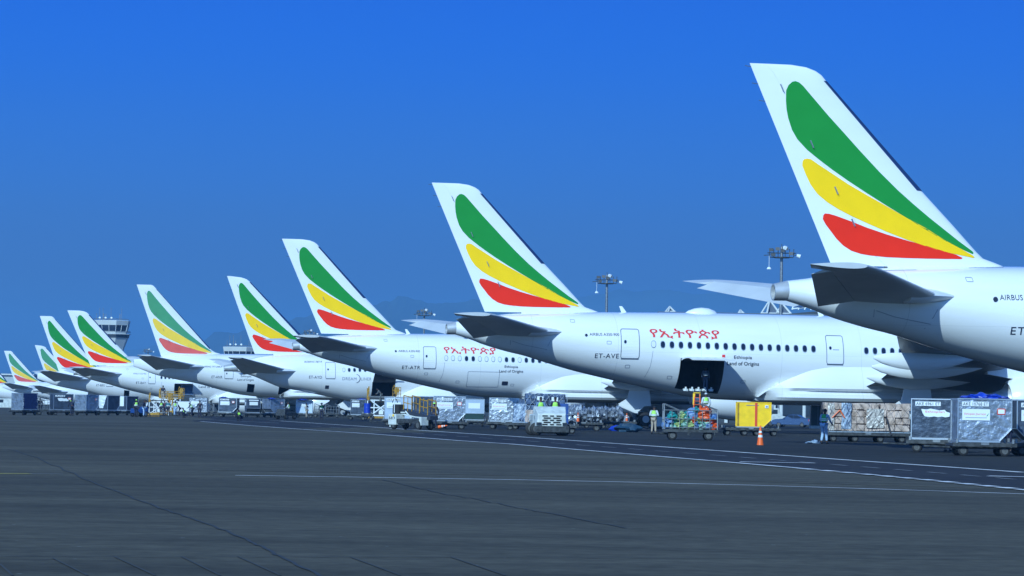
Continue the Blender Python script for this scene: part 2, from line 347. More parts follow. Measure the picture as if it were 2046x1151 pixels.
T777 = dict(L=63.7,
  prof=[(0,7.9,6.9,.14),(1.5,8.05,6.35,.42),(3.47,8.3,5.69,.85),(5.9,8.62,5.19,1.35),(9.4,8.86,4.56,1.95),(12.9,8.93,3.66,2.5),(15.4,8.95,3.15,2.8),(18.2,8.97,2.90,3.0),(22,8.98,2.8,3.1),(52,8.98,2.8,3.1),(57,8.5,2.9,2.8),(60.5,7.2,3.2,2.2),(62.8,5.6,3.8,1.2),(63.7,4.9,4.4,.2)],
  te=((.18,18.5),(3.85,8.47)), le=((2.43,18.5),(11.1,9.4)),
  lec=[(8.4,13.5),(8.9,12.4),(9.1,11.6),(9.4,11.05),(18.35,2.6),(18.5,2.3)],
  strip=(9.6, 17.9, .03), ring=None, stab=dict(le=((1.2,10.0),(8.9,2.0),(9.5,1.5)), te=((1.2,3.1),(9.5,-.5)), z=(6.9,8.35), el=8.7, fillet=9.9), wing=.95, eng=(34.5,9.7,2.9,7.0,1.9))
class Plane:
    def __init__(s, T, x, y, Y, dz=0, sz=1.0):
        s.T, s.sz = T, sz
        p = at_depth(x, y, Y); s.o = Vector((p.x, p.y, dz)); s.Y = Y; s.dz = dz
    def loc(s, px, py, lat=0):       # photo point -> station, height on the vertical plane lat metres to starboard
        r = ray(px, py); q = s.o + N_*lat*s.sz; t = (q-C0).dot(N_)/r.dot(N_); p = C0 + r*t
        return (p-s.o).dot(A_)/s.sz, (p.z-s.dz)/s.sz
    def sec(s, x):
        P = s.T['prof']; zt, zb, hw = (interp(P, x, k) for k in (1, 2, 3)); return (zt+zb)/2, (zt-zb)/2, hw
    def surf(s, x, z):
        zc, h, hw = s.sec(x); k = max(-.999, min(.999, (z-zc)/h)); return hw*math.sqrt(1-k*k)
    def on(s, px, py, lat=2.6):      # photo point -> station, height on the fuselage skin itself
        a = s.loc(px, py, lat)
        for _ in range(6): a = s.loc(px, py, s.surf(*a))
        return a
    def wrap(s, me, off=.02):
        for v in me.vertices: v.co.y = -(s.surf(v.co.x, v.co.z)+off)
def naca(x, t): return 5*t*(.2969*math.sqrt(max(x,0))-.126*x-.3516*x*x+.2843*x**3-.1036*x**4)
XS = [0,.006,.02,.035,.06,.1,.16,.24,.34,.46,.58,.70]
def section(le, te, c, t, a=0.0, b=1.0, pro=0.0, zdroop=0):
    """closed ring of (chordwise, thickness) from chord fraction a to b (0 = leading edge)"""
    xs = [a+(b-a)*q/10 for q in range(11)] if a > 0 else ([x for x in XS if x < b-1e-6]+[b] if b < 1 else XS+[.8,.9,1.0])
    up = [(x, naca(x, t)*c+pro+(.004 if x >= .999 else 0)) for x in xs]
    return [(le+(te-le)*x, y) for x, y in up] + [(le+(te-le)*x, -y) for x, y in reversed(up[1:] if a == 0 and pro == 0 else up)]
def build_fin(s, root, faded):
    T = s.T; (ts1, tz1), (ts0, tz0) = T['te']; ztop = tz1
    TE = lambda z: ts0+(ts1-ts0)*(z-tz0)/(tz1-tz0)
    LEC = T['lec']
    def LE(z):
        for (a, va), (b, vb) in zip(LEC, LEC[1:]):
            if z <= b: return va+(vb-va)*max(0, (z-a)/(b-a))
        return LEC[-1][1]
    zr = LEC[0][0]
    zs = sorted(set([zr+(ztop-.7-zr)*i/16 for i in range(17)] + [a for a, b in LEC if a > zr] + [T['strip'][0], T['strip'][1]]))
    th = lambda z: .095*(1 if z < ztop-.8 else max(.1, math.sqrt(max(0, 1-((z-ztop+.8)/.82)**2))))
    def wing(zlist, a, b, pro=0):
        rings = []
        for z in zlist:
            le, te = LE(z), TE(z); c = le-te
            rings.append([(x, y, z) for x, y in section(le, te, c, th(z), a, b, pro)])
        return rings
    m = MB().loft(wing(zs, 0, .7095)); fin = m.build('fin', WHITE, root, smooth=True)
    zlow = T['te'][1][1]-.15
    m = MB().loft(wing([z for z in zs if z > zlow], .711, 1.0)); m.build('rudder', WHITE, root, smooth=True)
    z0, z1, w = T['strip']; zz = [z for z in zs if z0-1e-4 <= z <= z1+1e-4]
    rr = []
    for z in zz:
        le, te = LE(z), TE(z); c = le-te; rg = []
        for x in (w, w*.5, w*.2, 0): rg.append((le-c*x+(.03 if x == 0 else .012), naca(x, th(z))*c+.014, z))
        rr.append(rg+[(a, -b, c_) for a, b, c_ in reversed(rg)])
    MB().loft(rr).build('leading_edge_tape', DARKLE, root)
    # livery feathers
    (l1s, l1z), (l0s, l0z) = T['le']; ls = lambda z: l0s+(l1s-l0s)*(z-l0z)/(l1z-l0z)
    def hthick(x, z):
        le, te = LE(z), TE(z); c = max(le-te, .1); q = min(1, max(0, (le-x)/c)); return naca(q, th(z))*c
    for nm, pts, mt in (('green_feather', GREEN, GREEN_F if faded else GREEN_M), ('yellow_feather', YELLOW, YELLOW_F if faded else YELLOW_M), ('red_feather', RED, RED_F if faded else RED_M)):
        bm = bmesh.new()
        vs = []
        for u, v in pts:
            z = ztop+(tz0-ztop)*v; a = TE(z); b = ls(z); vs.append(bm.verts.new((a+(b-a)*u, 0, z)))
        bm.faces.new(vs)
        for ax, lo, hi in ((0, -1, 13), (2, 7, 19)):
            q = lo
            while q < hi:
                no = [0,0,0]; no[ax] = 1; c_ = [0,0,0]; c_[ax] = q
                bmesh.ops.bisect_plane(bm, geom=bm.verts[:]+bm.edges[:]+bm.faces[:], plane_co=c_, plane_no=no, dist=1e-5); q += .45
        bmesh.ops.triangulate(bm, faces=[f for f in bm.faces if len(f.verts) > 4])
        d = bmesh.ops.duplicate(bm, geom=bm.verts[:]+bm.edges[:]+bm.faces[:])
        dv = {g for g in d['geom'] if isinstance(g, bmesh.types.BMVert)}
        for v in bm.verts:
            h = hthick(v.co.x, v.co.z)+.014; v.co.y = h if v in dv else -h
        me = bpy.data.meshes.new(nm); bm.to_mesh(me); bm.free(); me.materials.append(mt)
        for p in me.polygons: p.use_smooth = True
        o = bpy.data.objects.new(nm, me); COL.objects.link(o); o.parent = root
    # beacon recess and static wicks
    for k in range(3): z = ztop-.15-k*.75; MB().cyl((TE(z), 0, z), (TE(z)-.28, 0, z+.03), .018, n=5).build('static_wick', SEAM, root)
def build_stab(s, root, sg):
    S = s.T['stab']; (l0, s0), (l1, s1), (l2, s2) = S['le']; (t0, q0), (t2, q2) = S['te']; z0, z2 = S['z']; el = S['el']
    LE = lambda l: lerp(s0, s1, (l-l0)/(l1-l0)) if l < l1 else lerp(s1, s2, (l-l1)/(l2-l1))
    TE = lambda l: lerp(q0, q2, (l-t0)/(t2-t0)); Z = lambda l: lerp(z0, z2, (l-l0)/(l2-l0))
    def rings(ls, a, b, droop=0):
        out = []
        for l in ls:
            le, te = LE(l), TE(l); c = le-te; rg = []
            for x, y in section(le, te, c, .10, a, b):
                f = (le-x)/c; z = Z(l)+y+.02*f
                if droop and f > a: z -= math.tan(R(droop))*(f-a)*c
                rg.append((x, -l*sg, z))
            out.append(rg)
        return out
    ls = [l0+(el-l0)*i/6 for i in range(7)]
    MB().loft(rings(ls, 0, .715)).build('tailplane', WHITE2, root, smooth=True)
    tip = MB().loft(rings([el+.03, (el+l2)/2, l2-.12, l2], 0, 1)); tip.build('tailplane_tip', WHITE2, root, smooth=True)
    MB().loft(rings([l0]+ls[1:-1]+[el-.05], .72, 1.0, 15)).build('elevator', WHITE2, root, smooth=True)
    f = S['fillet']; m = MB(); rr = []
    for k in range(9):
        t = k/8; x = lerp(f+.1, s0-2.4, t); w = .14+.42*math.sin(min(1,t*1.3)*math.pi/2); out = lerp(s.surf(f, z0+.1)-.25, l0+1.3, t**1.4)
        rr.append([(x, -sg*(out+math.cos(a)*w*1.3), z0+.12+math.sin(a)*w*.62) for a in [2*math.pi*i/10 for i in range(10)]])
    m.loft(rr).build('tailplane_fairing', WHITE, root, smooth=True)
def ovalring(w, h, n=12, p=2.4):
    return [(w/2*abs(math.cos(t))**(2/p)*(1 if math.cos(t) > 0 else -1), h/2*abs(math.sin(t))**(2/p)*(1 if math.sin(t) > 0 else -1)) for t in [2*math.pi*i/n for i in range(n)]]
WINM = {}
def window_mesh(kind):
    if kind in WINM: return WINM[kind]
    m = MB(); a = ovalring(.37, .52, 16); b = ovalring(.29, .43, 16); n = 16
    m.add([(x, 0, z) for x, z in a]+[(x, -.018, z) for x, z in b], [(i, (i+1) % n, n+(i+1) % n, n+i) for i in range(n)])
    m.cur = 1; m.add([(x, -.017, z) for x, z in b], [tuple(range(n))])
    o = m.build('cabin_window', [RIM, SHADE if kind else GLASSW]); WINM[kind] = o.data; bpy.data.objects.remove(o); return WINM[kind]
def add_window(s, root, x, z, kind=0):
    y = s.surf(x, z); dy = (s.surf(x, z+.1)-s.surf(x, z-.1))/.2
    o = bpy.data.objects.new('cabin_window', window_mesh(kind)); COL.objects.link(o); o.parent = root
    o.location = (x, -y-.012, z); o.rotation_euler = (math.atan(dy), 0, 0)
    return o
def ribbon(s, name, loop, w, m, root, off=.02, closed=True):
    n = len(loop); cx = sum(p[0] for p in loop)/n; cz = sum(p[1] for p in loop)/n
    inner = []
    for i, (x, z) in enumerate(loop):
        a, b = loop[i-1], loop[(i+1) % n]; tx, tz = b[0]-a[0], b[1]-a[1]; L = math.hypot(tx, tz) or 1
        nx, nz = -tz/L, tx/L
        if nx*(cx-x)+nz*(cz-z) < 0: nx, nz = -nx, -nz
        inner.append((x+nx*w, z+nz*w))
    vs = [(x, 0, z) for x, z in loop]+[(x, 0, z) for x, z in inner]
    o = MB().add(vs, [(i, (i+1) % n, n+(i+1) % n, n+i) for i in range(n)]).build(name, m, root)
    s.wrap(o.data, off); return o
def rrect(x0, x1, z0, z1, r, k=4, seg=.35):
    pts = []
    for cx, cz, a0 in ((x1-r, z1-r, 0), (x0+r, z1-r, 90), (x0+r, z0+r, 180), (x1-r, z0+r, 270)):
        for i in range(k+1):
            t = R(a0+90*i/k); pts.append((cx+r*math.cos(t), cz+r*math.sin(t)))
    out = []
    for a, b in zip(pts, pts[1:]+pts[:1]):
        d = math.hypot(b[0]-a[0], b[1]-a[1]); n = max(1, int(d/seg))
        out += [(lerp(a[0], b[0], i/n), lerp(a[1], b[1], i/n)) for i in range(n)]
    return out
def side_door(s, root, x0, x1, z0, z1, label=None, sill=True):
    m = MB(); 
    lp = rrect(x0, x1, z0, z1, .16)
    zs_ = [lerp(z0, z1, i/10) for i in range(11)]; vs = []; fs = []
    for i, z in enumerate(zs_):
        for x in (x0, x1): vs.append((x, -(s.surf(x, z)+.006), z))
    for i in range(10): fs.append((2*i, 2*i+1, 2*i+3, 2*i+2))
    o = MB().add(vs, fs).build('cabin_door', FUS, root)
    ribbon(s, 'door_seam', lp, .045, SEAM, o, .022)
    if sill: ribbon(s, 'door_sill', [(x0+.05, z0+.05), (x1-.05, z0+.05), (x1-.05, z0-.04), (x0+.05, z0-.04)], .04, SEAM, o, .03)
    zw = lerp(z0, z1, .56); w = add_window(s, o, x0+.3, zw, 0); w.name = 'door_window'; w.scale = (.55, 1, .5)
    h = MB().box((0,0,0), (.45,.02,.05)).build('door_handle', GREYINK, o); h.location = (lerp(x0,x1,.55), -s.surf(x0, zw)-.03, zw-.12)
    return o
def side_text(s, root, name, txt, x0, z0, h, m, width=None, spacing=1.0, shear=0, slope=0, bold=0):
    me = text_mesh(txt, h, spacing, shear, bold); k = (width/me['w']) if width else 1
    bm = bmesh.new(); bm.from_mesh(me)
    for v in bm.verts: v.co = Vector((x0+v.co.x*k, 0, z0+v.co.y+slope*v.co.x*k))
    q = z0-1
    while q < z0+2:
        bmesh.ops.bisect_plane(bm, geom=bm.verts[:]+bm.edges[:]+bm.faces[:], plane_co=(0,0,q), plane_no=(0,0,1), dist=1e-5); q += .2
    bm.to_mesh(me); bm.free(); me.materials.append(m)
    s.wrap(me, .022); o = bpy.data.objects.new(name, me); COL.objects.link(o); o.parent = root; return o
def build_fuselage(s, root, holes=()):
    T = s.T; P = T['prof']; x = P[0][0]; xs = []
    while x < 24: xs.append(x); x += .45
    while x < T['L']: xs.append(x); x += 1.0 if x < 50 else .5
    xs.append(T['L']); NA = 72
    angs = [2*math.pi*i/NA - math.pi/2 for i in range(NA)]
    for (x0, x1, z0, z1) in holes:
        xs = [q for q in xs if abs(q-x0) > .2 and abs(q-x1) > .2]+[x0, x1]
        zc, h, hw = s.sec((x0+x1)/2)
        for z in (z0, z1):
            a = math.asin((z-zc)/h); j = min(range(len(angs)), key=lambda i: abs(angs[i]-a)); angs[j] = a
    xs.sort(); angs.sort(); n = len(angs); vs = []; fs = []
    for x in xs:
        zc, h, hw = s.sec(x); vs += [(x, -hw*math.cos(a), zc+h*math.sin(a)) for a in angs]
    for k in range(len(xs)-1):
        for i in range(n):
            j = (i+1) % n; xm = (xs[k]+xs[k+1])/2; am = (angs[i]+(angs[j] if j else angs[j]+2*math.pi))/2; skip = False
            for (x0, x1, z0, z1) in holes:
                zc, h, hw = s.sec((x0+x1)/2)
                if x0 < xm < x1 and math.asin((z0-zc)/h) < am < math.asin((z1-zc)/h): skip = True
            if not skip: fs.append((k*n+i, k*n+j, (k+1)*n+j, (k+1)*n+i))
    fs.append(tuple(range(n))); fs.append(tuple(range((len(xs)-1)*n, len(xs)*n)))
    o = MB().add(vs, fs).build('fuselage', FUS, root, smooth=True)
    for (x0, x1, z0, z1) in holes:
        d = -s.surf((x0+x1)/2, (z0+z1)/2); e = .02; yi = d+3.6
        m = MB(); a0 = [(x0-.0, z0+.0), (x1, z0), (x1, z1), (x0, z1)]
        def yy(x, z): return -s.surf(x, z)+.01
        zs_ = [lerp(z0, z1, i/8) for i in range(9)]
        for xx in (x0, x1):
            vs = [(xx, yy(xx, z), z) for z in zs_]+[(xx, yi, z) for z in zs_]; m.add(vs, [(i, i+1, 9+i+1, 9+i) for i in range(8)])
        m.add([(x0, yy(x0, z0), z0), (x1, yy(x1, z0), z0), (x1, yi, z0), (x0, yi, z0)], [(0,1,2,3)])
        m.add([(x0, yy(x0, z1), z1), (x1, yy(x1, z1), z1), (x1, yi, z1), (x0, yi, z1)], [(0,1,2,3)])
        m.add([(x0, yi, z0), (x1, yi, z0), (x1, yi, z1), (x0, yi, z1)], [(0,1,2,3)])
        for k in range(5): xk = lerp(x0, x1, (k+.5)/5); m.box((xk, d+1.2, z1-.06), (.06, 2.2, .08))
        m.build('cargo_hold', HOLD, root)
    return o
def cargo_door(s, root, x0, x1, z0, z1, tilt):
    zc, h, hw = s.sec((x0+x1)/2); pts = []
    for i in range(9):
        z = lerp(z1, z0, i/8); pts.append((-s.surf((x0+x1)/2, z), z))
    y0, zz0 = pts[0]
    def rot(p, r):
        dy, dz = p[0]-y0, p[1]-zz0; c, s_ = math.cos(r), math.sin(r)
        return (y0+dy*c+dz*s_-.04, zz0-dy*s_+dz*c+.03)
    base = math.atan2(pts[-1][1]-zz0, pts[-1][0]-y0)
    r = base - (math.pi - tilt) if False else None
    # swing the chord of the door from hanging to the wanted elevation, outboard (-y)
    ang = math.pi - R(tilt) - (base % (2*math.pi)); ca, sa = math.cos(ang), math.sin(ang)
    q = []
    for py, pz in pts:
        dy, dz = py-y0, pz-zz0; q.append((y0+dy*ca-dz*sa-.04, zz0+dy*sa+dz*ca+.04))
    m = MB(); rr = []; (ay, az), (by, bz) = q[0], q[-1]
    for k, (py, pz) in enumerate(q):
        t = k/(len(q)-1); cy, cz_ = lerp(ay, by, t), lerp(az, bz, t); rr.append((lerp(cy, py, .5), lerp(cz_, pz, .5)))
    outer = rr; inner = []
    for k in range(len(rr)):
        a = rr[max(0,k-1)]; b = rr[min(len(rr)-1,k+1)]; t = (b[0]-a[0], b[1]-a[1]); L = math.hypot(*t); nx, nz = t[1]/L, -t[0]/L
        if nz > 0: nx, nz = -nx, -nz
        inner.append((rr[k][0]+nx*.09, rr[k][1]+nz*.09))
    n = len(rr)
    m.add([(x, py, pz) for x in (x0+.03, x1-.03) for py, pz in outer], [(i, i+1, n+i+1, n+i) for i in range(n-1)])
    m.cur = 1
    m.add([(x, py, pz) for x in (x0+.03, x1-.03) for py, pz in inner], [(i, i+1, n+i+1, n+i) for i in range(n-1)])
    m.cur = 0
    for x in (x0+.03, x1-.03):
        m.add([(x, a, b) for a, b in outer]+[(x, a, b) for a, b in inner], [(i, i+1, n+i+1, n+i) for i in range(n-1)])
    m.add([(x0+.03, *outer[-1]), (x1-.03, *outer[-1]), (x1-.03, *inner[-1]), (x0+.03, *inner[-1])], [(0,1,2,3)])
    o = m.build('cargo_door', [WHITE, HOLD], root)
    return o
def build_wings(s, root):
    k = s.T['wing']; S0 = 30.0*k
    secs = [(0.5,44,30.2,3.3,1.5),(2.9,42.6,30.3,3.7,1.3),(6,40.2,30.4,4.15,1.0),(11,36.4,29.4,4.9,.75),(18,31.8,26.2,5.75,.5),(25,27.3,23.3,6.9,.33),(29.5,24.6,21.5,7.9,.22),(31,22.9,20.5,8.1,.13),(31.9,21.0,19.7,8.5,.06),(32.3,19.6,19.0,8.8,.03)]
    for sg in (1, -1):
        m = MB(); rr = []
        for l, a, b, z, t in secs:
            c = a-b; rg = []
            for x, y in section(a*k, b*k, c*k, .12 if l < 12 else .1, 0, 1): rg.append((x, -l*k*sg, z+y*1.0))
            rr.append(rg)
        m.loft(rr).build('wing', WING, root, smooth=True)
        # drooped flaps
        f = MB(); rr = []
        for l, b, z in ((3.3, 30.4, 3.75), (6, 30.4, 4.15), (10.6, 29.6, 4.8)):
            rr.append([((b+dx)*k, -l*k*sg, z+dz) for dx, dz in ((1.8,.12),(1.2,.25),(-.2,-.0),(-1.2,-.42),(-.2,-.32),(1.2,-.12))])
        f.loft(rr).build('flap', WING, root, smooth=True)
        for l, b, z, L in ((6.6, 28.1, 4.05, 8.4), (12.0, 26.5, 4.7, 7.8), (17.3, 24.7, 5.2, 7.0)):
            rr = []
            for q in range(13):
                t = q/12; w = .52*math.sin(math.pi*min(1, t*1.15+.02)**.75)**.8 if t < .98 else .06
                w = max(.03, .50*(math.sin(math.pi*(.02+.96*t**.8)))**.75)
                zc = z - .12 + .10*t - .25*math.sin(math.pi*t)
                rr.append([((b+L*t)*k, -sg*(l*k+math.cos(a)*w*.62), zc+math.sin(a)*w*1.15) for a in [2*math.pi*i/14 for i in range(14)]])
            MB().loft(rr).build('flap_track_fairing', WHITE, root, smooth=True)
        ex, el, ez, eL, er = s.T['eng']; l_ = el*sg
        prof = [(0,.62),(.08,.80),(.25,.90),(.45,1.0),(.75,1.0),(.93,.94),(1.0,.84)]
        rr = []
        for t, q in prof: rr.append([(ex+eL*t, -l_-math.cos(a)*er*q, ez+math.sin(a)*er*q) for a in [2*math.pi*i/32 for i in range(32)]])
        m = MB().loft(rr, cap0=False, cap1=False)
        lip = [[(ex+eL*t, -l_-math.cos(a)*er*q, ez+math.sin(a)*er*q) for a in [2*math.pi*i/32 for i in range(32)]] for t, q in ((1.0,.84),(.97,.77),(.8,.77))]
        m.loft(lip, cap0=False, cap1=False); e = m.build('engine', WHITE, root, smooth=True)
        MB().cyl((ex+eL*.8, -l_, ez), (ex+eL*.78, -l_, ez), er*.77, n=32).cyl((ex+eL*.8,-l_,ez), (ex+eL*.92,-l_,ez), er*.25, .05, n=16).build('fan', SOOT, e)
        MB().cyl((ex-1.0, -l_, ez), (ex+.6, -l_, ez), .25*er, .55*er, n=24).cyl((ex+.1,-l_,ez),(ex+.3,-l_,ez), er*.6, n=24).build('exhaust_cone', METAL, e, smooth=True)
        zw = 4.75; m = MB(); rr = []
        for x, zt, zb in ((ex-1.4, zw-.1, zw-.5), (ex+.5, zw+.1, ez+er*.75), (ex+3, zw+.1, ez+er*.8), (ex+5, ez+er+.25, ez+er*.9), (ex+6, ez+er*.98, ez+er*.9)):
            rr.append([(x, -l_-.28, zb), (x, -l_+.28, zb), (x, -l_+.22, zt), (x, -l_-.22, zt)])
        m.loft(rr).build('pylon', WHITE, root)
def build_gear(s, root, g):
    gx, gl = 31.6*s.T['wing'], 5.3*s.T['wing']
    r = .68; z0 = g + r
    for sg in (1, -1):
        st = MB().cyl((gx+.3, -gl*sg, 3.6), (gx, -gl*sg, z0), .22, .17).cyl((gx-1.2, -gl*sg, z0), (gx+1.2, -gl*sg, z0), .17)
        st.cyl((gx, -gl*sg, 2.0), (gx+1.9, -(gl-1.5)*sg, 3.1), .1).tube([(gx+.35, -gl*sg, 2.6), (gx+.5, -gl*sg-.1, 1.6), (gx+.1, -gl*sg, 1.0)], .05)
        st = st.build('main_gear', GEARM, root, smooth=True)
        for dx in (-.95, .95):
            for dy in (-.72, .72):
                c = Vector((gx+dx, -gl*sg+dy, z0)); w = MB(); prof = [(.27, -.26), (.52, -.26), (.63, -.22), (r, -.12), (r, .12), (.63, .22), (.52, .26), (.27, .26)]
                rr = [[(c.x+q*math.cos(a), c.y+y, c.z+q*math.sin(a)) for a in [2*math.pi*i/28 for i in range(28)]] for q, y in prof]
                t = w.loft(rr).build('wheel', BLACK, st, smooth=True)
                k = MB()
                for e in (-.265, .265): k.cyl((c.x, c.y+e, c.z), (c.x, c.y+e*1.02, c.z), .34, n=20).cyl((c.x, c.y+e, c.z), (c.x, c.y+e*1.25, c.z), .13, n=10)
                k.build('wheel_rim', PLANERIM, t)
        yd = -(gl+1.05)*sg
        d = [(gx-1.7,1.95),(gx,1.25),(gx+.2,1.25),(gx+.75,1.75),(gx+1.4,1.75),(gx+1.15,3.7),(gx-.6,3.7),(gx-.9,2.45)]
        MB().prism(d, yd-.05*sg, yd+.05*sg).build('gear_door', WHITE, root)
        MB().loft([[(gx-1.75,yd-.06*sg,1.97),(gx-1.75,yd-.30*sg,1.70),(gx-1.75,yd-.26*sg,1.66),(gx-1.75,yd-.02*sg,1.93)],[(gx+.1,yd-.06*sg,1.27),(gx+.1,yd-.30*sg,.98),(gx+.1,yd-.26*sg,.94),(gx+.1,yd-.02*sg,1.23)]]).build('gear_door_flange', WHITE, root)
    nx = s.T['L']-4.6; m = MB().cyl((nx, 0, 2.6), (nx, 0, g+.5), .12)
    ng = m.build('nose_gear', GEARM, root)
    for dy in (-.35, .35): MB().cyl((nx, dy-.15, g+.5), (nx, dy+.15, g+.5), .5, n=24).build('wheel', BLACK, ng)
def build_belly(s, root):
    k = s.T['wing']; zl = s.T['prof'][-6][2]; rr = []
    zo = s.sec(30)[0]-5.24
    #      station  bulge  facet  top line
    tab = [(21.8,0,0,2.50),(22.2,.30,0,2.86),(22.8,.68,0,3.20),(23.4,.88,.02,3.55),(24.0,.95,.5,3.84),(25.6,1,.92,4.46),(27.2,1,1,4.68),(30,1,1,4.72),(36,1,1,4.72),(42,1,1,4.6),(45,.85,.8,4.4),(48,.5,.3,3.8),(50.5,0,0,2.8)]
    xs_ = [21.8+.2*i for i in range(31)]+[29,32,36,40,42,44,46,48,49.5,50.5]
    sta = [(x, interp(tab, x, 1), interp(tab, x, 2), interp(tab, x, 3)) for x in xs_]
    for x, b, c, zt in sta:
        ys = lambda z: s.surf(x*k, z+zo)
        zt = zt; cz = 3.13; yc = lerp(lerp(ys(cz), 3.3, min(1, b)), 3.5, c) if b > 0 else ys(cz)
        cz = min(cz, zt-.02)
        g = lambda z, y: lerp(ys(z), y, b)
        pts = [(ys(zt)-.03, zt), (lerp(ys(zt), yc, .33)+.04*c, lerp(zt, cz, .33)), (lerp(ys(zt), yc, .66)+.04*c, lerp(zt, cz, .66)), (yc, cz), (lerp(yc-.02, 3.06, c), min(cz-.01, 2.92)), (g(2.70, 3.38), min(cz-.02, 2.70)), (g(2.48, 3.42), 2.48), (g(2.34, 3.22), 2.27), (g(2.26, 2.6), 2.24-.17*b), (1.2, 2.24-.27*b), (0, 2.22-.28*b)]
        ring = [(x*k, -y, z+zo) for y, z in pts] + [(x*k, y, z+zo) for y, z in reversed(pts[:-1])]
        rr.append(ring)
    o = MB().loft(rr, closed=False, cap0=False, cap1=False).build('belly_fairing', FUS, root, smooth=True, ang=24)
    return o
def skin_line(s, root, name, pts, w=.03, m=None):
    P = []
    for (a, b), (c, d) in zip(pts, pts[1:]):
        n = max(1, int(math.hypot(c-a, d-b)/.3)); P += [(lerp(a,c,i/n), lerp(b,d,i/n)) for i in range(n)]
    P.append(pts[-1]); up_ = []; dn = []
    for i, (x, z) in enumerate(P):
        a, b = P[max(0,i-1)], P[min(len(P)-1,i+1)]; L = math.hypot(b[0]-a[0], b[1]-a[1]) or 1; nx, nz = -(b[1]-a[1])/L*w/2, (b[0]-a[0])/L*w/2
        up_.append((x+nx, 0, z+nz)); dn.append((x-nx, 0, z-nz))
    n = len(P); o = MB().add(up_+dn, [(i, i+1, n+i+1, n+i) for i in range(n-1)]).build(name, m or SEAM, root); s.wrap(o.data, .014); return o
def tail_details(s, root):
    for pts in ([(4.3,6.05),(4.35,5.75),(4.1,5.45)], [(4.4,6.0),(5.2,5.75),(6.8,5.45)], [(7.0,6.1),(6.85,5.75),(6.6,5.25)], [(3.0,7.72),(4.9,7.80),(6.4,7.86)], [(8.9,8.02),(10.6,8.1)], [(13.6,3.4),(13.9,4.4),(14.0,5.5)]):
        skin_line(s, root, 'panel_seam', pts, .022, GREYINK)
    for x, z in ((8.4,7.35),(12.2,4.3),(15.2,3.6),(20.4,3.4),(10.8,5.9)):
        ribbon(s, 'access_hatch', rrect(x, x+.32, z, z+.22, .05), .025, GREYINK, root)
def make_plane(s, label, opts):
    root = empty('airliner', s.o + Vector((0,0,0)), TH, label, 'airliner', 'airliners parked in a row with striped tail fins')
    root.scale = (s.sz,)*3
    T = s.T; g = (gz(s.Y+10)-s.dz)/s.sz
    build_fuselage(s, root, opts.get('holes', ()))
    build_fin(s, root, opts.get('faded', False))
    for sg in (1, -1): build_stab(s, root, sg)
    build_wings(s, root); build_gear(s, root, g); build_belly(s, root)
    if T['ring']:
        x, r0, r1, L = T['ring']; zc, h, hw = s.sec(x); d = -.06
        n = 24; prof = [(x+.01, h*1.0), (x-L*.5, lerp(h, r0, .5)), (x-L, r0*1.0), (x-L, r0*.82), (x-L+.4, r0*.7)]
        rr = [[(q, -math.cos(a)*rad, zc+(q-x)*.12+math.sin(a)*rad) for a in [2*math.pi*i/n for i in range(n)]] for q, rad in prof]
        e = MB().loft(rr, cap0=False, cap1=False).build('exhaust_nozzle', METAL, root, smooth=True)
        q = x-L+.4; MB().cyl((q, 0, zc-.05), (q+.05, 0, zc-.05), r0*.75, n=20).build('nozzle_throat', SOOT, e)
    for (hx0, hx1, hz0, hz1, tilt) in opts.get('cdoors', ()): cargo_door(s, root, hx0, hx1, hz0, hz1, tilt)
    if T is T350: tail_details(s, root)
    (a1, b1), (a0, b0) = T['te']; m = MB()
    for v in (.12,.40,.63,.79):
        z = b1+(b0-b1)*v; x = a1+(a0-a1)*v; c = 5.2+4.2*v*.55; c = (lerp(T['le'][0][0], T['le'][1][0], v)-x)*.29
        MB().box((x+c, 0, z), (.022,.40+.34*v,.36), ry=R(-24)).build('rudder_hinge', GREYINK, root)
    # antennas, satcom dome
    for xx in opts.get('blades', ()):
        zt = s.sec(xx)[0]+s.sec(xx)[1]
        MB().loft([[(xx+.25,-.02,zt-.05),(xx+.25,.02,zt-.05),(xx-.15,.02,zt-.05),(xx-.15,-.02,zt-.05)], [(xx-.12,-.015,zt+.42),(xx-.12,.015,zt+.42),(xx-.32,.015,zt+.42),(xx-.32,-.015,zt+.42)]]).build('blade_antenna', WHITE, root)
    if 'dome' in opts:
        xx = opts['dome']; zt = s.sec(xx)[0]+s.sec(xx)[1]; rr = []
        for t, q in ((0,.02),(.12,.5),(.3,.85),(.5,1),(.7,.92),(.88,.6),(1,.02)): rr.append([(xx-1.25+2.5*t, math.cos(a)*.62*q, zt-.1+.48*q*math.sin(a)) for a in [math.pi*i/10 for i in range(11)]])
        MB().loft(rr, closed=False).build('satcom_dome', WHITE, root, smooth=True)
    return root
# ------------------------------------------------------------------ people
def skin_mesh(name, verts, edges, root, m, parent, sub=1):
    me = bpy.data.meshes.new(name); me.from_pydata([v[0] for v in verts], edges, [])
    o = bpy.data.objects.new(name, me); COL.objects.link(o)
    md = o.modifiers.new('skin', 'SKIN'); md.use_smooth_shade = True; md.branch_smoothing = .3
    for i, v in enumerate(verts):
        sv = me.skin_vertices[0].data[i]; r = v[1]; sv.radius = (r, r) if not isinstance(r, tuple) else r; sv.use_root = (i == root)
    s = o.modifiers.new('sub', 'SUBSURF'); s.levels = sub; s.render_levels = sub
    dg = bpy.context.evaluated_depsgraph_get(); m2 = bpy.data.meshes.new_from_object(o.evaluated_get(dg))
    bpy.data.objects.remove(o); bpy.data.meshes.remove(me)
    for p in m2.polygons: p.use_smooth = True
    m2.materials.clear(); m2.materials.append(m); m2.name = name
    q = bpy.data.objects.new(name, m2); COL.objects.link(q); q.parent = parent; return q
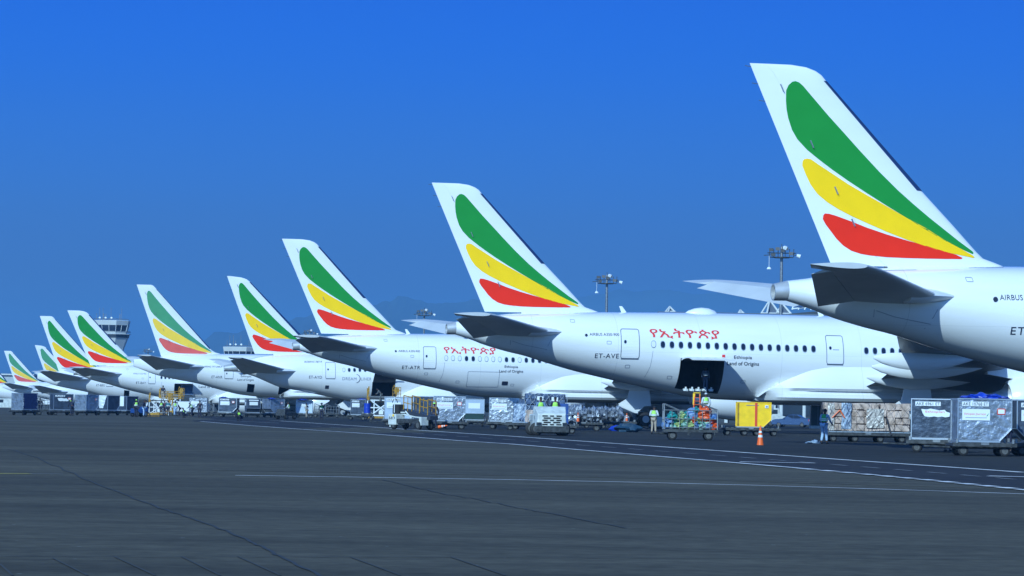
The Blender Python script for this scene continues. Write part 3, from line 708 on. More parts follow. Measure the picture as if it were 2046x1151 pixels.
POSES = {
 'stand': dict(pel=(0,0,.95), che=(0,.01,1.36), hed=(0,.03,1.60), eL=(-.27,-.03,1.12), hL=(-.25,.10,.88), eR=(.27,-.03,1.12), hR=(.25,.10,.88), kL=(-.10,.02,.50), aL=(-.11,-.02,.09), kR=(.10,.03,.50), aR=(.12,0,.09)),
 'phone': dict(pel=(0,0,.95), che=(0,.02,1.36), hed=(0,.07,1.59), eL=(-.26,0,1.12), hL=(-.10,.26,1.15), eR=(.27,.03,1.12), hR=(.18,.32,1.22), kL=(-.10,.02,.50), aL=(-.12,-.02,.09), kR=(.10,.02,.50), aR=(.12,0,.09)),
 'reach': dict(pel=(0,0,.95), che=(0,.05,1.35), hed=(0,.08,1.58), eL=(-.26,.08,1.13), hL=(-.22,.34,1.0), eR=(.26,.10,1.14), hR=(.20,.40,.98), kL=(-.10,.05,.50), aL=(-.11,-.06,.09), kR=(.10,.06,.50), aR=(.12,.08,.09)),
 'walk': dict(pel=(0,0,.94), che=(0,.05,1.35), hed=(0,.09,1.58), eL=(-.26,.12,1.14), hL=(-.22,.30,.98), eR=(.26,-.14,1.14), hR=(.25,-.16,.88), kL=(-.09,-.04,.50), aL=(-.10,-.32,.14), kR=(.09,.20,.52), aR=(.10,.25,.09)),
 'lean': dict(pel=(0,-.10,.92), che=(0,.20,1.25), hed=(0,.36,1.43), eL=(-.26,.28,1.0), hL=(-.20,.50,.92), eR=(.26,.26,1.0), hR=(.20,.48,.86), kL=(-.11,.03,.49), aL=(-.12,-.05,.09), kR=(.11,.06,.49), aR=(.13,.05,.09)),
 'crouch': dict(pel=(0,-.15,.32), che=(0,.08,.66), hed=(0,.20,.88), eL=(-.27,.20,.52), hL=(-.20,.42,.45), eR=(.27,.20,.52), hR=(.20,.42,.42), kL=(-.17,.30,.50), aL=(-.15,.02,.09), kR=(.17,.28,.48), aR=(.15,.0,.09)),
 'sit': dict(pel=(0,0,.12), che=(0,.03,.54), hed=(0,.06,.79), eL=(-.26,.10,.33), hL=(-.18,.36,.35), eR=(.26,.10,.33), hR=(.18,.36,.33), kL=(-.12,.42,.14), aL=(-.12,.46,-.30), kR=(.12,.42,.14), aR=(.12,.46,-.30)),
}
def V(*a): return Vector(a[0] if len(a) == 1 else a)
def person(loc, rz, pose, label, top=NAVY, bottom=NAVY, vest=None, cap=None, group='ground crew around the aircraft', hair=None):
    P = {k: V(v) for k, v in POSES[pose].items()}
    root = empty('person', loc, rz, label, 'person', group)
    pel, che, hed = P['pel'], P['che'], P['hed']; ax = (che-pel).normalized()
    mid = pel.lerp(che, .5); neck = che+(hed-che)*.42; sL, sR = che+V(-.18,0,.05), che+V(.18,0,.05)
    hip = lambda s: pel+V(.095*s,0,-.03)
    hd = (hed-neck).normalized(); crown = hed+hd*.11
    # one continuous body: torso, limbs, head, fingers
    vs = [(pel,(.13,.10)),(mid,(.125,.09)),(che,(.15,.10)),(neck,.05),(hed-hd*.07,(.058,.07)),(hed,(.078,.095)),(crown,(.055,.07))]
    ed = [(0,1),(1,2),(2,3),(3,4),(4,5),(5,6)]
    fwd = V(0,1,0)
    for sd, sh_, e, h in ((-1, sL, P['eL'], P['hL']), (1, sR, P['eR'], P['hR'])):
        b = len(vs); d = (h-e).normalized(); palm = h+d*.07
        vs += [(sh_,.055),(e,.042),(h,.027),(palm,(.036,.018))]; ed += [(2,b),(b,b+1),(b+1,b+2),(b+2,b+3)]
        side = d.cross(fwd if abs(d.y) < .9 else V(0,0,1)).normalized(); bend = d.cross(side).normalized()
        for k, ln in enumerate((.068,.078,.072,.056)):
            q = len(vs); o = palm+side*((k-1.5)*.021)+d*.012
            vs += [(o+d*.02,.0095),(o+d*ln*.6+bend*.012,.0088),(o+d*ln+bend*.032,.0075)]; ed += [(b+3,q),(q,q+1),(q+1,q+2)]
        q = len(vs); vs += [(h+d*.035+side*.042,.011),(h+d*.07+side*.062+bend*.015,.009)]; ed += [(b+3,q),(q,q+1)]
    for sd, k_, a in ((-1, P['kL'], P['aL']), (1, P['kR'], P['aR'])):
        b = len(vs); vs += [(hip(sd),.085),(k_,.056),(a,.036),(a+V(0,.13,-.045),.032)]; ed += [(0,b),(b,b+1),(b+1,b+2),(b+2,b+3)]
    body = skin_mesh('body', vs, ed, 0, SKIN, root)
    # face: nose, brow and ears as small features merged on the head
    f = MB(); fy = .09
    f.loft([[hed+V(-.014,fy-.01,-.03), hed+V(.014,fy-.01,-.03), hed+V(0,fy+.025,-.035)], [hed+V(-.007,fy-.01,.025), hed+V(.007,fy-.01,.025), hed+V(0,fy+.002,.025)]])
    for sd in (-1, 1): f.blob(hed+V(.083*sd,0,-.01), (.02,.045,.06), amp=0, n=6, m=5)
    f.build('face', SKIN, root)
    ey = MB()
    for sd in (-1, 1): ey.blob(hed+V(.032*sd,fy-.002,.018), (.026,.018,.016), amp=0, n=6, m=5)
    ey.build('eyes', SHOE, root)
    hm = MB(); rr = []
    for t in range(6):
        a = math.pi/2*t/5*1.0; rad = math.cos(a)*.098+.002; z = math.sin(a)*.10
        rr.append([hed+hd*(.03+z)+V(rad*.86*math.cos(q), rad*1.08*math.sin(q)-.012,0) for q in [2*math.pi*i/12 for i in range(12)]])
    hm.loft(rr)
    if cap: hm.box(hed+hd*.045+V(0,.13,0), (.13,.10,.012))
    hm.build('cap' if cap else 'hair', cap or HAIR, root, smooth=True)
    tv = [(pel,(.155,.12))]; te = []
    for sd, k_, a in ((-1, P['kL'], P['aL']), (1, P['kR'], P['aR'])):
        b = len(tv); tv += [(hip(sd),.105),(hip(sd).lerp(k_,.5),.092),(k_,.075),(k_.lerp(a,.9),.062)]; te += [(0,b),(b,b+1),(b+1,b+2),(b+2,b+3)]
    skin_mesh('trousers', tv, te, 0, bottom, root)
    sv = [(pel+ax*.06,(.158,.118)),(mid,(.158,.115)),(che,(.175,.12)),(neck-hd*.01,.062)]; se = [(0,1),(1,2),(2,3)]
    for sh_, e, h in ((sL, P['eL'], P['hL']), (sR, P['eR'], P['hR'])):
        b = len(sv); sv += [(sh_,.075),(sh_.lerp(e,.5),.066),(e,.057),(e.lerp(h,.9),.042)]; se += [(2,b),(b,b+1),(b+1,b+2),(b+2,b+3)]
    skin_mesh('shirt', sv, se, 0, top, root)
    if vest:
        skin_mesh('vest', [(pel+ax*.08,(.178,.138)),(mid,(.178,.135)),(che+ax*.02,(.192,.138)),(che+ax*.09,(.12,.10))], [(0,1),(1,2),(2,3)], 0, vest, root)
        bd = MB(); tq = (che-pel).to_track_quat('Z','Y').to_matrix()
        for t in (.42, .60):
            c = pel.lerp(che, t); rr = []
            for z in (-.022,.022): rr.append([c+tq@V(.20*math.cos(q),.157*math.sin(q),z) for q in [2*math.pi*i/16 for i in range(16)]])
            bd.loft(rr, cap0=False, cap1=False)
        bd.build('reflective_band', REFL, root)
    sm = MB()
    for a in (P['aL'], P['aR']): sm.blob(a+V(0,.06,-.04), (.11,.29,.10), amp=0, n=10, m=6)
    sm.build('shoes', SHOE, root, smooth=True)
    return root
# ------------------------------------------------------------------ ground equipment
def wheel(c, r, w, root, axis=(0,1,0), rim=RIMM, n=20):
    c = Vector(c); a = Vector(axis).normalized(); u = a.orthogonal().normalized(); v = a.cross(u)
    prof = [(.5,-.5),(.82,-.5),(.96,-.38),(1,-.2),(1,.2),(.96,.38),(.82,.5),(.5,.5)]
    rr = [[c+a*y*w+(u*math.cos(t)+v*math.sin(t))*r*q for t in [2*math.pi*i/n for i in range(n)]] for q, y in prof]
    o = MB().loft(rr).build('wheel', BLACK, root, smooth=True)
    k = MB(); k.loft([[c+a*y*w+(u*math.cos(t)+v*math.sin(t))*r*q for t in [2*math.pi*i/16 for i in range(16)]] for q, y in ((.2,-.6),(.22,-.53),(.56,-.53),(.56,.53),(.22,.53),(.2,.6))])
    k.build('wheel_rim', rim, o); return o
def make_dolly(name, label, L=2.4, D=1.75, h=.52, wx=(.78,), bar=1, deckm=STEEL, group='container dollies in trains', wr=.2):
    t = empty(name, (0,0,0), 0, label, 'dolly', group)
    m = MB(); m.box((0,-D/2+.05,h-.09), (L,.1,.14)).box((0,D/2-.05,h-.09), (L,.1,.14))
    for k in range(7): m.box((-L/2+.05+(L-.1)*k/6,0,h-.10), (.08,D-.2,.09))
    m.box((0,-.45,h-.2), (L*.9,.1,.1)).box((0,.45,h-.2), (L*.9,.1,.1)); m.build('deck_frame', deckm, t)
    m = MB()
    for k in range(12): m.cyl((-L/2+.12+(L-.24)*k/11,-D/2+.14,h-.035), (-L/2+.12+(L-.24)*k/11,D/2-.14,h-.035), .03, n=8)
    m.build('roller_bed', GALV, t)
    for x in (-L/2+.15, L/2-.15):
        for y in (-D/2-.01, D/2+.01): MB().box((x,y,h+.05), (.08,.04,.16)).build('pallet_stop', GALV, t)
    MB().box((0,-D/2-.012,h-.05),(.3,.03,.1)).build('deck_plate', GALV, t)
    for x in wx:
        for sx in (-1, 1):
            a = MB().box((x*sx*L/2.4,0,wr+.05), (.12,D-.3,.1)).box((x*sx*L/2.4,0,(h-.1+wr)/2+.03), (.2,.5,h-.2-wr)); a.build('axle', STEEL, t)
            for sy in (-1, 1): wheel((x*sx*L/2.4, sy*(D/2-.22), wr), wr, .13, t)
    if bar: MB().tube([(-L/2,-.3,h-.2),(-L/2-.75,0,.34)],.035).tube([(-L/2,.3,h-.2),(-L/2-.75,0,.34)],.035).cyl((-L/2-.72,0,.34),(-L/2-.95,0,.34),.05).build('drawbar', STEEL, t)
    return t
def place_code(o, txt, x, z, h, y, m=LABW, ink=INK, width=None):
    b = text_obj('code_lettering', txt, h, ink, o, (x, y-.014, z), width=width); return b
def container(label, kind='ake', code=None, shell=ALU, cut=1, sticker=None, box_label=True, doorface=False, frame=FRAME):
    t = empty('cargo_container', (0,0,0), 0, label, 'container', 'air cargo containers on dollies')
    w, wb, d, h = 2.01, 1.56, 1.53, 1.62; x0 = -w/2
    prof = [(x0,.06),(x0+wb,.06),(x0+w,.52),(x0+w,h),(x0,h)] if cut > 0 else [(x0+w-wb,.06),(-x0,.06),(-x0,h),(x0,h),(x0,.52)]
    if cut == 0: prof = [(x0,.06),(-x0,.06),(-x0,h),(x0,h)]
    ins = [(x*.985, .03+z*.965) for x, z in prof]
    MB().prism(ins, -d/2+.02, d/2-.02).build('shell', shell, t)
    m = MB()
    for y in (-d/2, d/2):
        for (a, b) in zip(prof, prof[1:]+prof[:1]):
            m.tube([(a[0], y, a[1]), (b[0], y, b[1])], .028, 4)
    for x, z in prof: m.tube([(x,-d/2,z),(x,d/2,z)], .024, 4)
    m.build('edge_frame', frame, t)
    lo = min(p[0] for p in prof if p[1] < .1); hi = max(p[0] for p in prof if p[1] < .1)
    MB().box(((lo+hi)/2, 0, .03), (hi-lo+.06, d+.04, .06)).build('base_plate', FRAME, t)
    y = -d/2-.002
    if doorface:
        m = MB(); m.box((0,y+.004,.85),(.05,.02,h-.3))
        for z in (.45,.85,1.25): m.box((0,y+.001,z),(w*.9,.015,.04))
        m.build('curtain_strap', GREYINK, t)
    if code:
        bz = 1.36; MB().box((x0+.65, y, bz+.07), (1.0,.012,.17)).build('code_plate', LABW, t); place_code(t, code, x0+.18, bz+.01, .12, y, width=.94)
    if sticker:
        k, txt = sticker
        if k == 'torn':
            pts = [(-.62,1.22),(-.40,1.20),(-.25,1.24),(0.1,1.17),(.3,1.20),(.38,1.12),(.52,1.08),(.50,.93),(.33,.90),(.2,.93),(.05,.90),(-.1,.93),(-.3,.90),(-.48,.93),(-.56,1.05)]
            MB().prism(pts, y-.006, y+.004).build('torn_label', LABW, t); (text_obj('label_lettering', txt, .11, REDINK, t, (-.45, y-.009, 1.05), width=.75) if txt else None)
        else:
            MB().box((x0+.68, y, 1.03), (1.04,.012,.42)).build('label_panel', LABW, t)
            if txt: text_obj('label_lettering', txt, .10, REDINK, t, (x0+.24, y-.009, 1.0), width=.8)
            MB().box((x0+.68, y-.009, .92), (.8,.004,.02)).build('label_rule', GREYINK, t)
            MB().prism([(x0+1.06,.98),(x0+1.16,1.10),(x0+1.10,.98)], y-.012, y-.008).build('label_emblem', GREEN_M, t)
    if box_label:
        MB().box((x0+1.62, y, 1.16), (.30,.012,.22)).build('red_bordered_label', REDP, t); MB().box((x0+1.62, y-.008, 1.16), (.24,.006,.16)).build('label_centre', LABW, t)
    return t
def train_item(px, yb, yaw, obj, dolly, dlabel, h=.52, dz=0):
    p = G(px, yb); p.y += .75; p.z = gz(p.y)
    if dolly: place(dolly, p, R(yaw), dlabel)
    obj.location = p+Vector((0,0,h+dz)); obj.rotation_euler = (0,0,R(yaw)); return p
def net_lines(m, w, d, h, r=.008, step=.42, seed=0, z0=.05, lim=None):
    rnd = random.Random(seed)
    def zig(o, u, vdir, L):
        n = int(L/step)+1
        for k in range(-4, n+1):
            for sgn in (1, -1):
                pts = []
                for j in range(9):
                    a = k*step+(j*h/8)*.62*sgn+(h*.62 if sgn < 0 else 0)+rnd.uniform(-.10,.10)
                    if lim and u.x > .5 and z0+(h-z0)*j/8 > lim(a/L)*h: continue
                    if lim and u.y > .5 and o.x < 0 and z0+(h-z0)*j/8 > .3*h: continue
                    if 0 <= a <= L: pts.append(o+u*a+Vector((0,0,z0+(h-z0)*j/8))+vdir*(.10+rnd.uniform(0,.05)))
                if len(pts) > 1: m.tube(pts, r, 4)
    zig(Vector((-w/2,-d/2,0)), Vector((1,0,0)), Vector((0,-1,0)), w)
    zig(Vector((-w/2,-d/2,0)), Vector((0,1,0)), Vector((-1,0,0)), d)
    zig(Vector((w/2,-d/2,0)), Vector((0,1,0)), Vector((1,0,0)), d)
def netted_load(label, w, d, h, seed, cart=BOXC, net=NETM, wrap=None, contour=False, extras=()):
    rnd = random.Random(seed); t = empty('netted_pallet', (0,0,0), 0, label, 'pallet load', 'netted pallet loads')
    MB().box((0,0,.03), (w+.15,d+.1,.06)).build('pallet', FRAME, t)
    m = MB(); nx = int(w/.36); nz = int(h/.33)
    for i in range(nx):
        for k in range(nz):
            if contour and (i+.5)/nx < .42 and (k+.5)/nz > .35+2.8*((i+.5)/nx): continue
            cx = -w/2+(i+.5)*w/nx; cz = .08+(k+.5)*(h-.1)/nz
            for j in range(3): m.box((cx+rnd.uniform(-.03,.03), -d/2+(j+.5)*d/3+rnd.uniform(-.08,.08), cz+rnd.uniform(-.02,.02)), (w/nx*rnd.uniform(.9,1.1), d/3*.97, (h-.1)/nz*rnd.uniform(.85,1.05)), rz=rnd.uniform(-.12,.12), ry=rnd.uniform(-.04,.04))
    m.build('cartons', cart, t, bevel=.02)
    if wrap:
        for (wx, ww, wz, wh, mt) in wrap:
            rr = []
            for k in range(9):
                z = wz-wh/2+wh*k/8; rr.append([(wx-ww/2+ww*i/8+rnd.uniform(-.02,.02), -d/2-.03-rnd.uniform(0,.07), z) for i in range(9)]+[(wx+ww/2, -d/2+.1, z), (wx-ww/2, -d/2+.1, z)])
            MB().loft(rr).build('plastic_wrap', mt, t)
    m = MB(); net_lines(m, w, d, h, seed=seed, lim=(lambda q: .35+2.8*q) if contour else None); m.build('cargo_net', net, t)
    return t
# ================================================================== SETTING
gm = MB()
ys = [-60, 0, 30, 60, 100, 140, 180, 225, 275, 350, 418, 480, 545, 725, 850, 1500, 3000, 6000, 15200]
xs_ = [-8400, -3000, -1000, -300, -100, 0, 100, 300, 1000, 3000, 8400]
gm.add([(x, y, gz(y)) for y in ys for x in xs_], [(j*11+i, j*11+i+1, (j+1)*11+i+1, (j+1)*11+i) for j in range(len(ys)-1) for i in range(10)])
tag(gm.build('apron_ground', ASPH), 'grey weathered concrete apron in the foreground', kind='structure')
def sheet(name, m, pts, lift, label=None, kind='structure'):
    o = MB().add([(p.x, p.y, p.z+lift) for p in pts], [tuple(range(len(pts)))]).build(name, m); tag(o, label, kind=kind); return o
L1 = [(380,831),(560,841.5),(740,853.5),(920,866),(1023,872.5),(1240,887.8),(1460,903.3),(1685,919.8),(1860,932),(2046,945.3),(2300,964)]
L2 = [(300,838),(400,842.5),(500,851),(600,858.2),(740,867.5),(920,881.5),(1023,888.3),(1240,906.7),(1460,925),(1685,944.8),(1860,961),(2046,980),(2300,1006)]
def quadstrip(name, m, near, far, lift, label):
    n = len(near); o = MB().add([(p.x,p.y,p.z+lift) for p in near]+[(p.x,p.y,p.z+lift) for p in far], [(i,i+1,n+i+1,n+i) for i in range(n-1)]).build(name, m)
    return tag(o, label, kind='structure')
def on(pl, x):
    for (a, ya), (b, yb) in zip(pl, pl[1:]):
        if x <= b: return ya+(yb-ya)*(x-a)/(b-a)
    return pl[-1][1]
xx = [385,470,560,740,920,1080,1240,1460,1685,1860,2046,2300]
n1 = [G(x, on(L1, x)) for x in xx]; n2 = [G(x, on(L2, x)) for x in xx]
quadstrip('service_road', ASPR, n2, n1, .006, 'dark service road with dashed centre line')
n1b = [G(300, 830)]+n1
far = []
for p in n1b:
    for zt in (1,): far.append(Vector((p.x*1.0+60, 345, gz(345)+.0)))
# stand asphalt beyond the road, following the ground's fall
rows = []
for f_ in (0, .12, .25, .4, .6, 1):
    rows.append([Vector((a.x+(b.x-a.x)*f_, a.y+(b.y-a.y)*f_, 0)) for a, b in zip(n1b, far)])
sm_ = MB(); nn = len(n1b)
sm_.add([(p.x, p.y, gz(p.y)+.010+(.012 if 170 < p.y < 420 else 0)) for r_ in rows for p in r_], [(j*nn+i, j*nn+i+1, (j+1)*nn+i+1, (j+1)*nn+i) for j in range(len(rows)-1) for i in range(nn-1)])
tag(sm_.build('stand_asphalt', ASPD), 'dark asphalt of the aircraft stands', kind='structure')
def line(name, m, pix, w, lift=.02, label=None, jag=0):
    P = [G(*p) for p in pix]; L, Rr = [], []
    for i, p in enumerate(P):
        a, b = P[max(0,i-1)], P[min(len(P)-1,i+1)]; d = Vector((b.x-a.x, b.y-a.y, 0)).normalized(); q = Vector((-d.y, d.x, 0))*(w/2)
        L.append(p+q); Rr.append(p-q)
    n = len(P); o = MB().add([(p.x,p.y,p.z+lift) for p in L+Rr], [(i,i+1,n+i+1,n+i) for i in range(n-1)]).build(name, m)
    return tag(o, label, kind='structure')
line('road_edge_marking', PW, L1[:-1], .34, .022, 'white edge line on the far side of the service road')
line('road_edge_marking', PW, [(400,842.5),(500,851),(600,858.2),(740,867.5),(920,881.5),(1023,888.3),(1240,906.7),(1460,925),(1600,937)], .28, .022, 'white edge line on the near side of the service road')
dm = MB(); x = 1600
def addstrip(m, pa, pb, w, lift=.022):
    a, b = G(*pa), G(*pb); d = Vector((b.x-a.x,b.y-a.y,0)).normalized(); q = Vector((-d.y,d.x,0))*(w/2)
    m.add([(p.x,p.y,p.z+lift) for p in (a+q,b+q,b-q,a-q)], [(0,1,2,3)])
while x < 2300:
    addstrip(dm, (x, on(L2, x)), (x+27, on(L2, x+27)), .36); x += 40
tag(dm.build('road_edge_marking', PW), 'broken white edge line of the service road at right', kind='structure')
cm = MB(); x = 620
while x < 2280:
    y = lambda q: on(L1, q)*.55+on(L2, q)*.45; addstrip(cm, (x, y(x)), (x+28*(.5+x/2400), y(x+28*(.5+x/2400))), .14); x += 54*(.45+x/2300)
tag(cm.build('road_centre_dashes', PWF), 'faint dashes along the middle of the service road', kind='structure')
sm2 = MB(); addstrip(sm2, (1478,924.3), (1628,926.8), .55, .026); addstrip(sm2, (1975,952.8), (2120,956.5), .55, .026)
tag(sm2.build('give_way_marking', PW), 'short wide white bars on the service road', kind='structure')
line('apron_line', PW, [(470,950.3),(760,954.7),(1023,959),(1270,964.2),(1500,970),(1780,978.5),(2046,987.5),(2300,997)], .20, .008, 'thin white line across the foreground apron')
line('faded_yellow_line', PYF, [(425,940),(700,944),(1023,950.5),(1350,957.5),(1700,968),(2000,977)], .22, .008, 'faded yellow guide line above the thin white line')
line('yellow_line', PY, [(-200,945.5),(-60,946.3),(60,947)], .45, .008, 'yellow line at the left edge of the apron')
line('yellow_line_tail', PWF, [(60,947),(126,947.6)], .12, .008, 'pale end of the yellow line')
def wob(pix, amp, n=6, seed=1):
    rnd = random.Random(seed); out = []
    for a, b in zip(pix, pix[1:]):
        for i in range(n): t = i/n; out.append((a[0]+(b[0]-a[0])*t+rnd.uniform(-amp,amp)*3, a[1]+(b[1]-a[1])*t+rnd.uniform(-amp,amp)*.4))
    return out+[pix[-1]]
crack1 = [(20,898),(75,916),(160,953),(230,982),(310,1013),(370,1032),(440,1057),(500,1083),(540,1103),(575,1120),(640,1151),(700,1180)]
crack2 = [(760,958),(830,975),(890,988),(950,998),(1010,1010),(1060,1020),(1140,1035),(1250,1056)]
line('sealed_crack', TARL, wob(crack1, 1.6), .045, .008, 'dark sealed crack running down the left foreground')
line('sealed_crack', TARL, wob(crack2, 1.8, seed=2), .04, .008, 'dark ragged crack in the middle of the apron')
line('slab_joint', JOINT, [(-50,1112.5),(700,1113.5),(1500,1116),(2100,1119)], .03, .008, 'slab joint across the bottom of the foreground')
for k, (a, b) in enumerate([((105,1116),(175,1151)),((228,1113),(310,1151)),((362,1113),(440,1151)),((475,1113),(560,1151)),((0,1128),(25,1151)),((700,1114),(800,1151)),((900,1114),(1010,1151))]):
    line('slab_joint', JOINT, [a, b], .025, .008, 'slanting slab joints at the bottom of the foreground')
line('far_apron_line', PWF, [(-60,841),(120,841.5),(320,842.5)], .35, .02, 'faint pale line on the far apron at left')
line('far_apron_line', PWF, [(340,836),(420,839.5),(560,846)], .3, .024, 'faint pale curve on the far apron by the crouching worker')
# low hills on the horizon
def ridge(name, pts, Y, m, label):
    rb = MB(); P = []
    for (a, ya), (b, yb) in zip(pts, pts[1:]):
        for i in range(10):
            t = i/10; x = a+(b-a)*t; y = ya+(yb-ya)*(t*t*(3-2*t)); q = at_depth(x, y, Y); nz_ = noise.fractal(Vector((x*.02, Y*.001, 0)), 1, 2, 4)*14
            P.append((q.x, q.z+nz_))
    rows = []
    for f_, dy in ((0,-1700),(.25,-1250),(.55,-800),(.8,-400),(1,0),(.7,900),(0,2200)):
        r_ = []
        for i, (x, z) in enumerate(P):
            w_ = noise.fractal(Vector((x*.0016, dy*.0012, 3)), 1, 2, 5)
            r_.append((x+w_*60*(1-f_), Y+dy+w_*260, -8+(z+8)*max(0, f_+(w_*.16 if 0 < f_ < 1 else 0))))
        rows.append(r_)
    rb.loft(rows, closed=False, cap0=False, cap1=False)
    return tag(rb.build(name, m, smooth=True), label, kind='structure')
ridge('hills', [(430,665),(520,655),(600,634),(640,624),(700,619),(745,610),(775,597),(795,590),(812,595),(832,600),(870,610),(900,606),(940,597),(985,604),(1023,612),(1070,622),(1110,650)], 9000, HILL, 'blue hazy mountain with a pointed summit left of centre')
ridge('hills', [(-100,770),(60,740),(160,715),(260,700),(360,690),(470,668),(560,668),(700,645),(840,622),(950,614),(1060,608),(1130,598),(1190,587),(1250,580),(1330,578),(1420,584),(1520,592),(1600,604),(1720,625),(1850,660),(2000,700)], 12500, HILL, 'long low hazy ridge behind the aircraft')
# ================================================================== AIRLINERS
P1 = Plane(T350, 1541, 580, 129); P2 = Plane(T350, 889.5, 660, 202); P3 = Plane(T350, 583, 690, 275)
P4 = Plane(T787, 446.8, 731, 355, -.2); P5 = Plane(T777, 267, 725, 418, -.7); P6 = Plane(T350, 146, 735, 475, -1.1)
P7 = Plane(T777, 75, 740, 545, -1.9); P8 = Plane(T787, 66, 775, 725, -2.4); P9 = Plane(T777, 5, 778, 800, -1.9, .86); P10 = Plane(T787, -60, 782, 850, -2.4)
def px_text(s, root, name, txt, pa, pb, h, m, lat=2.9, **k):
    a = s.on(*pa); b = s.on(*pb); return side_text(s, root, name, txt, a[0], a[1], h, m, width=b[0]-a[0], slope=(b[1]-a[1])/(b[0]-a[0]), **k)
# plane 1
r1 = make_plane(P1, 'nearest white airliner, its huge tail fin filling the right of the picture', dict(blades=(20,35), dome=24))
px_text(P1, r1, 'type_lettering', 'AIRBUS A350-900', (1998,599.5), (2105,600.5), .24, INK, spacing=1.05)
e_ = MB().cyl((0,0,0),(0,-.012,0),.11,n=20).build('type_emblem', INK, r1); q = P1.on(1988,598); e_.location = (q[0], -P1.surf(*q)-.06, q[1])
px_text(P1, r1, 'registration_lettering', 'ET-', (2018,668.5), (2056,669), .33, INK, spacing=1.15)
# plane 2
H2 = (15.95, 19.05, 2.78, 4.93)
r2 = make_plane(P2, 'white airliner with ET-AVE on its side and an open cargo hold', dict(holes=[H2], cdoors=[(15.95,19.05,2.78,4.93,0)], blades=(12.6,27.0), dome=18.2))
px_text(P2, r2, 'registration_lettering', 'ET-AVE', (1188,715.3), (1236,716), .31, INK, spacing=1.1)
px_text(P2, r2, 'type_lettering', 'AIRBUS A350-900', (1178,670.5), (1237,671.2), .19, INK)
e_ = MB().cyl((0,0,0),(0,-.012,0),.095,n=20).build('type_emblem', INK, r2); q = P2.on(1171,669.5); e_.location = (q[0], -P2.surf(*q)-.05, q[1])
side_text(P2, r2, 'title_lettering', 'የኢትዮጵያ', 13.82, 6.38, .70, REDINK, width=4.95, spacing=1.0, bold=.008)
side_text(P2, r2, 'slogan_lettering', 'Ethiopia', 19.72, 5.00, .30, INK, width=1.30, bold=.008)
side_text(P2, r2, 'slogan_lettering', 'Land of Origins', 19.24, 4.55, .33, INK, width=2.30, bold=.008)
side_door(P2, r2, 11.78, 13.08, 4.93, 7.0); side_door(P2, r2, 26.42, 27.70, 4.82, 6.86)
add_window(P2, r2, 14.04, 5.96, 1)
for k in range(18): add_window(P2, r2, 14.68+.635*k, 5.95-.0046*k, 0)
for k in range(14): add_window(P2, r2, 29.34+.635*k, 5.83, 0)
MB().box((0,0,0),(.22,.012,.24)).build('red_placard', REDINK, r2).location = (18.98, -P2.surf(19,5.1)-.02, 5.22)
m_ = MB(); 
for k in range(5): m_.box((16.75+k*.46, -P2.surf(17,2.9)+.25, 2.88), (.3,.3,.16), ry=.1).box((16.75+k*.46, -P2.surf(17,2.9)+.1, 2.95), (.1,.1,.28))
m_.build('sill_roller', LABW, r2)
tag(person(P2.o+A_*18.2+N_*(1.3)+Vector((0,0,2.8)), TH+R(180), 'stand', 'person with reflective straps standing inside the dark open cargo hold', mat('slate_cloth',(.10,.13,.2),.8), mat('slate_cloth',(.1,.1,.1)), mat('slate_cloth',(.1,.1,.1))))
# plane 3
r3 = make_plane(P3, 'white airliner with ET-ATR on its side behind the silver containers', dict(blades=(11.0,), dome=17.5))
px_text(P3, r3, 'registration_lettering', 'ET-ATR', (803,737.3), (839,737.8), .31, INK, spacing=1.1)
px_text(P3, r3, 'type_lettering', 'AIRBUS A350-900', (796,703.2), (839,703.8), .19, INK)
e_ = MB().cyl((0,0,0),(0,-.012,0),.095,n=16).build('type_emblem', INK, r3); q = P3.on(790.5,701.5); e_.location = (q[0], -P3.surf(*q)-.05, q[1])
d0 = P3.on(845,692); d1 = P3.on(871,737); side_door(P3, r3, d0[0], d1[0], d1[1], d0[1])
a_ = P3.on(887,707); b_ = P3.on(991,708); side_text(P3, r3, 'title_lettering', 'የኢትዮጵያ', a_[0], a_[1], .72, REDINK, width=b_[0]-a_[0], bold=.008)
px_text(P3, r3, 'slogan_lettering', 'Ethiopia', (1008,736.3), (1035,737), .30, INK, bold=.008)
px_text(P3, r3, 'slogan_lettering', 'Land of Origins', (997,745.8), (1045,746.4), .33, INK, bold=.008)
w0 = P3.on(891.5,715.5); add_window(P3, r3, w0[0], w0[1], 1)
for k, c in enumerate('11001111001000111000'): add_window(P3, r3, w0[0]+.635*(k+1), w0[1]-.004*k, int(c))
a_ = P3.on(935,742); b_ = P3.on(994,776); ribbon(P3, 'cargo_door_seam', rrect(a_[0], b_[0], b_[1]+.1, a_[1], .1), .03, GREYINK, r3)
a_ = P3.on(1003,762); b_ = P3.on(1014,770); ribbon(P3, 'service_hatch', rrect(a_[0], b_[0], b_[1], a_[1], .08), .24, INK, r3)
a_ = P3.on(996,748)
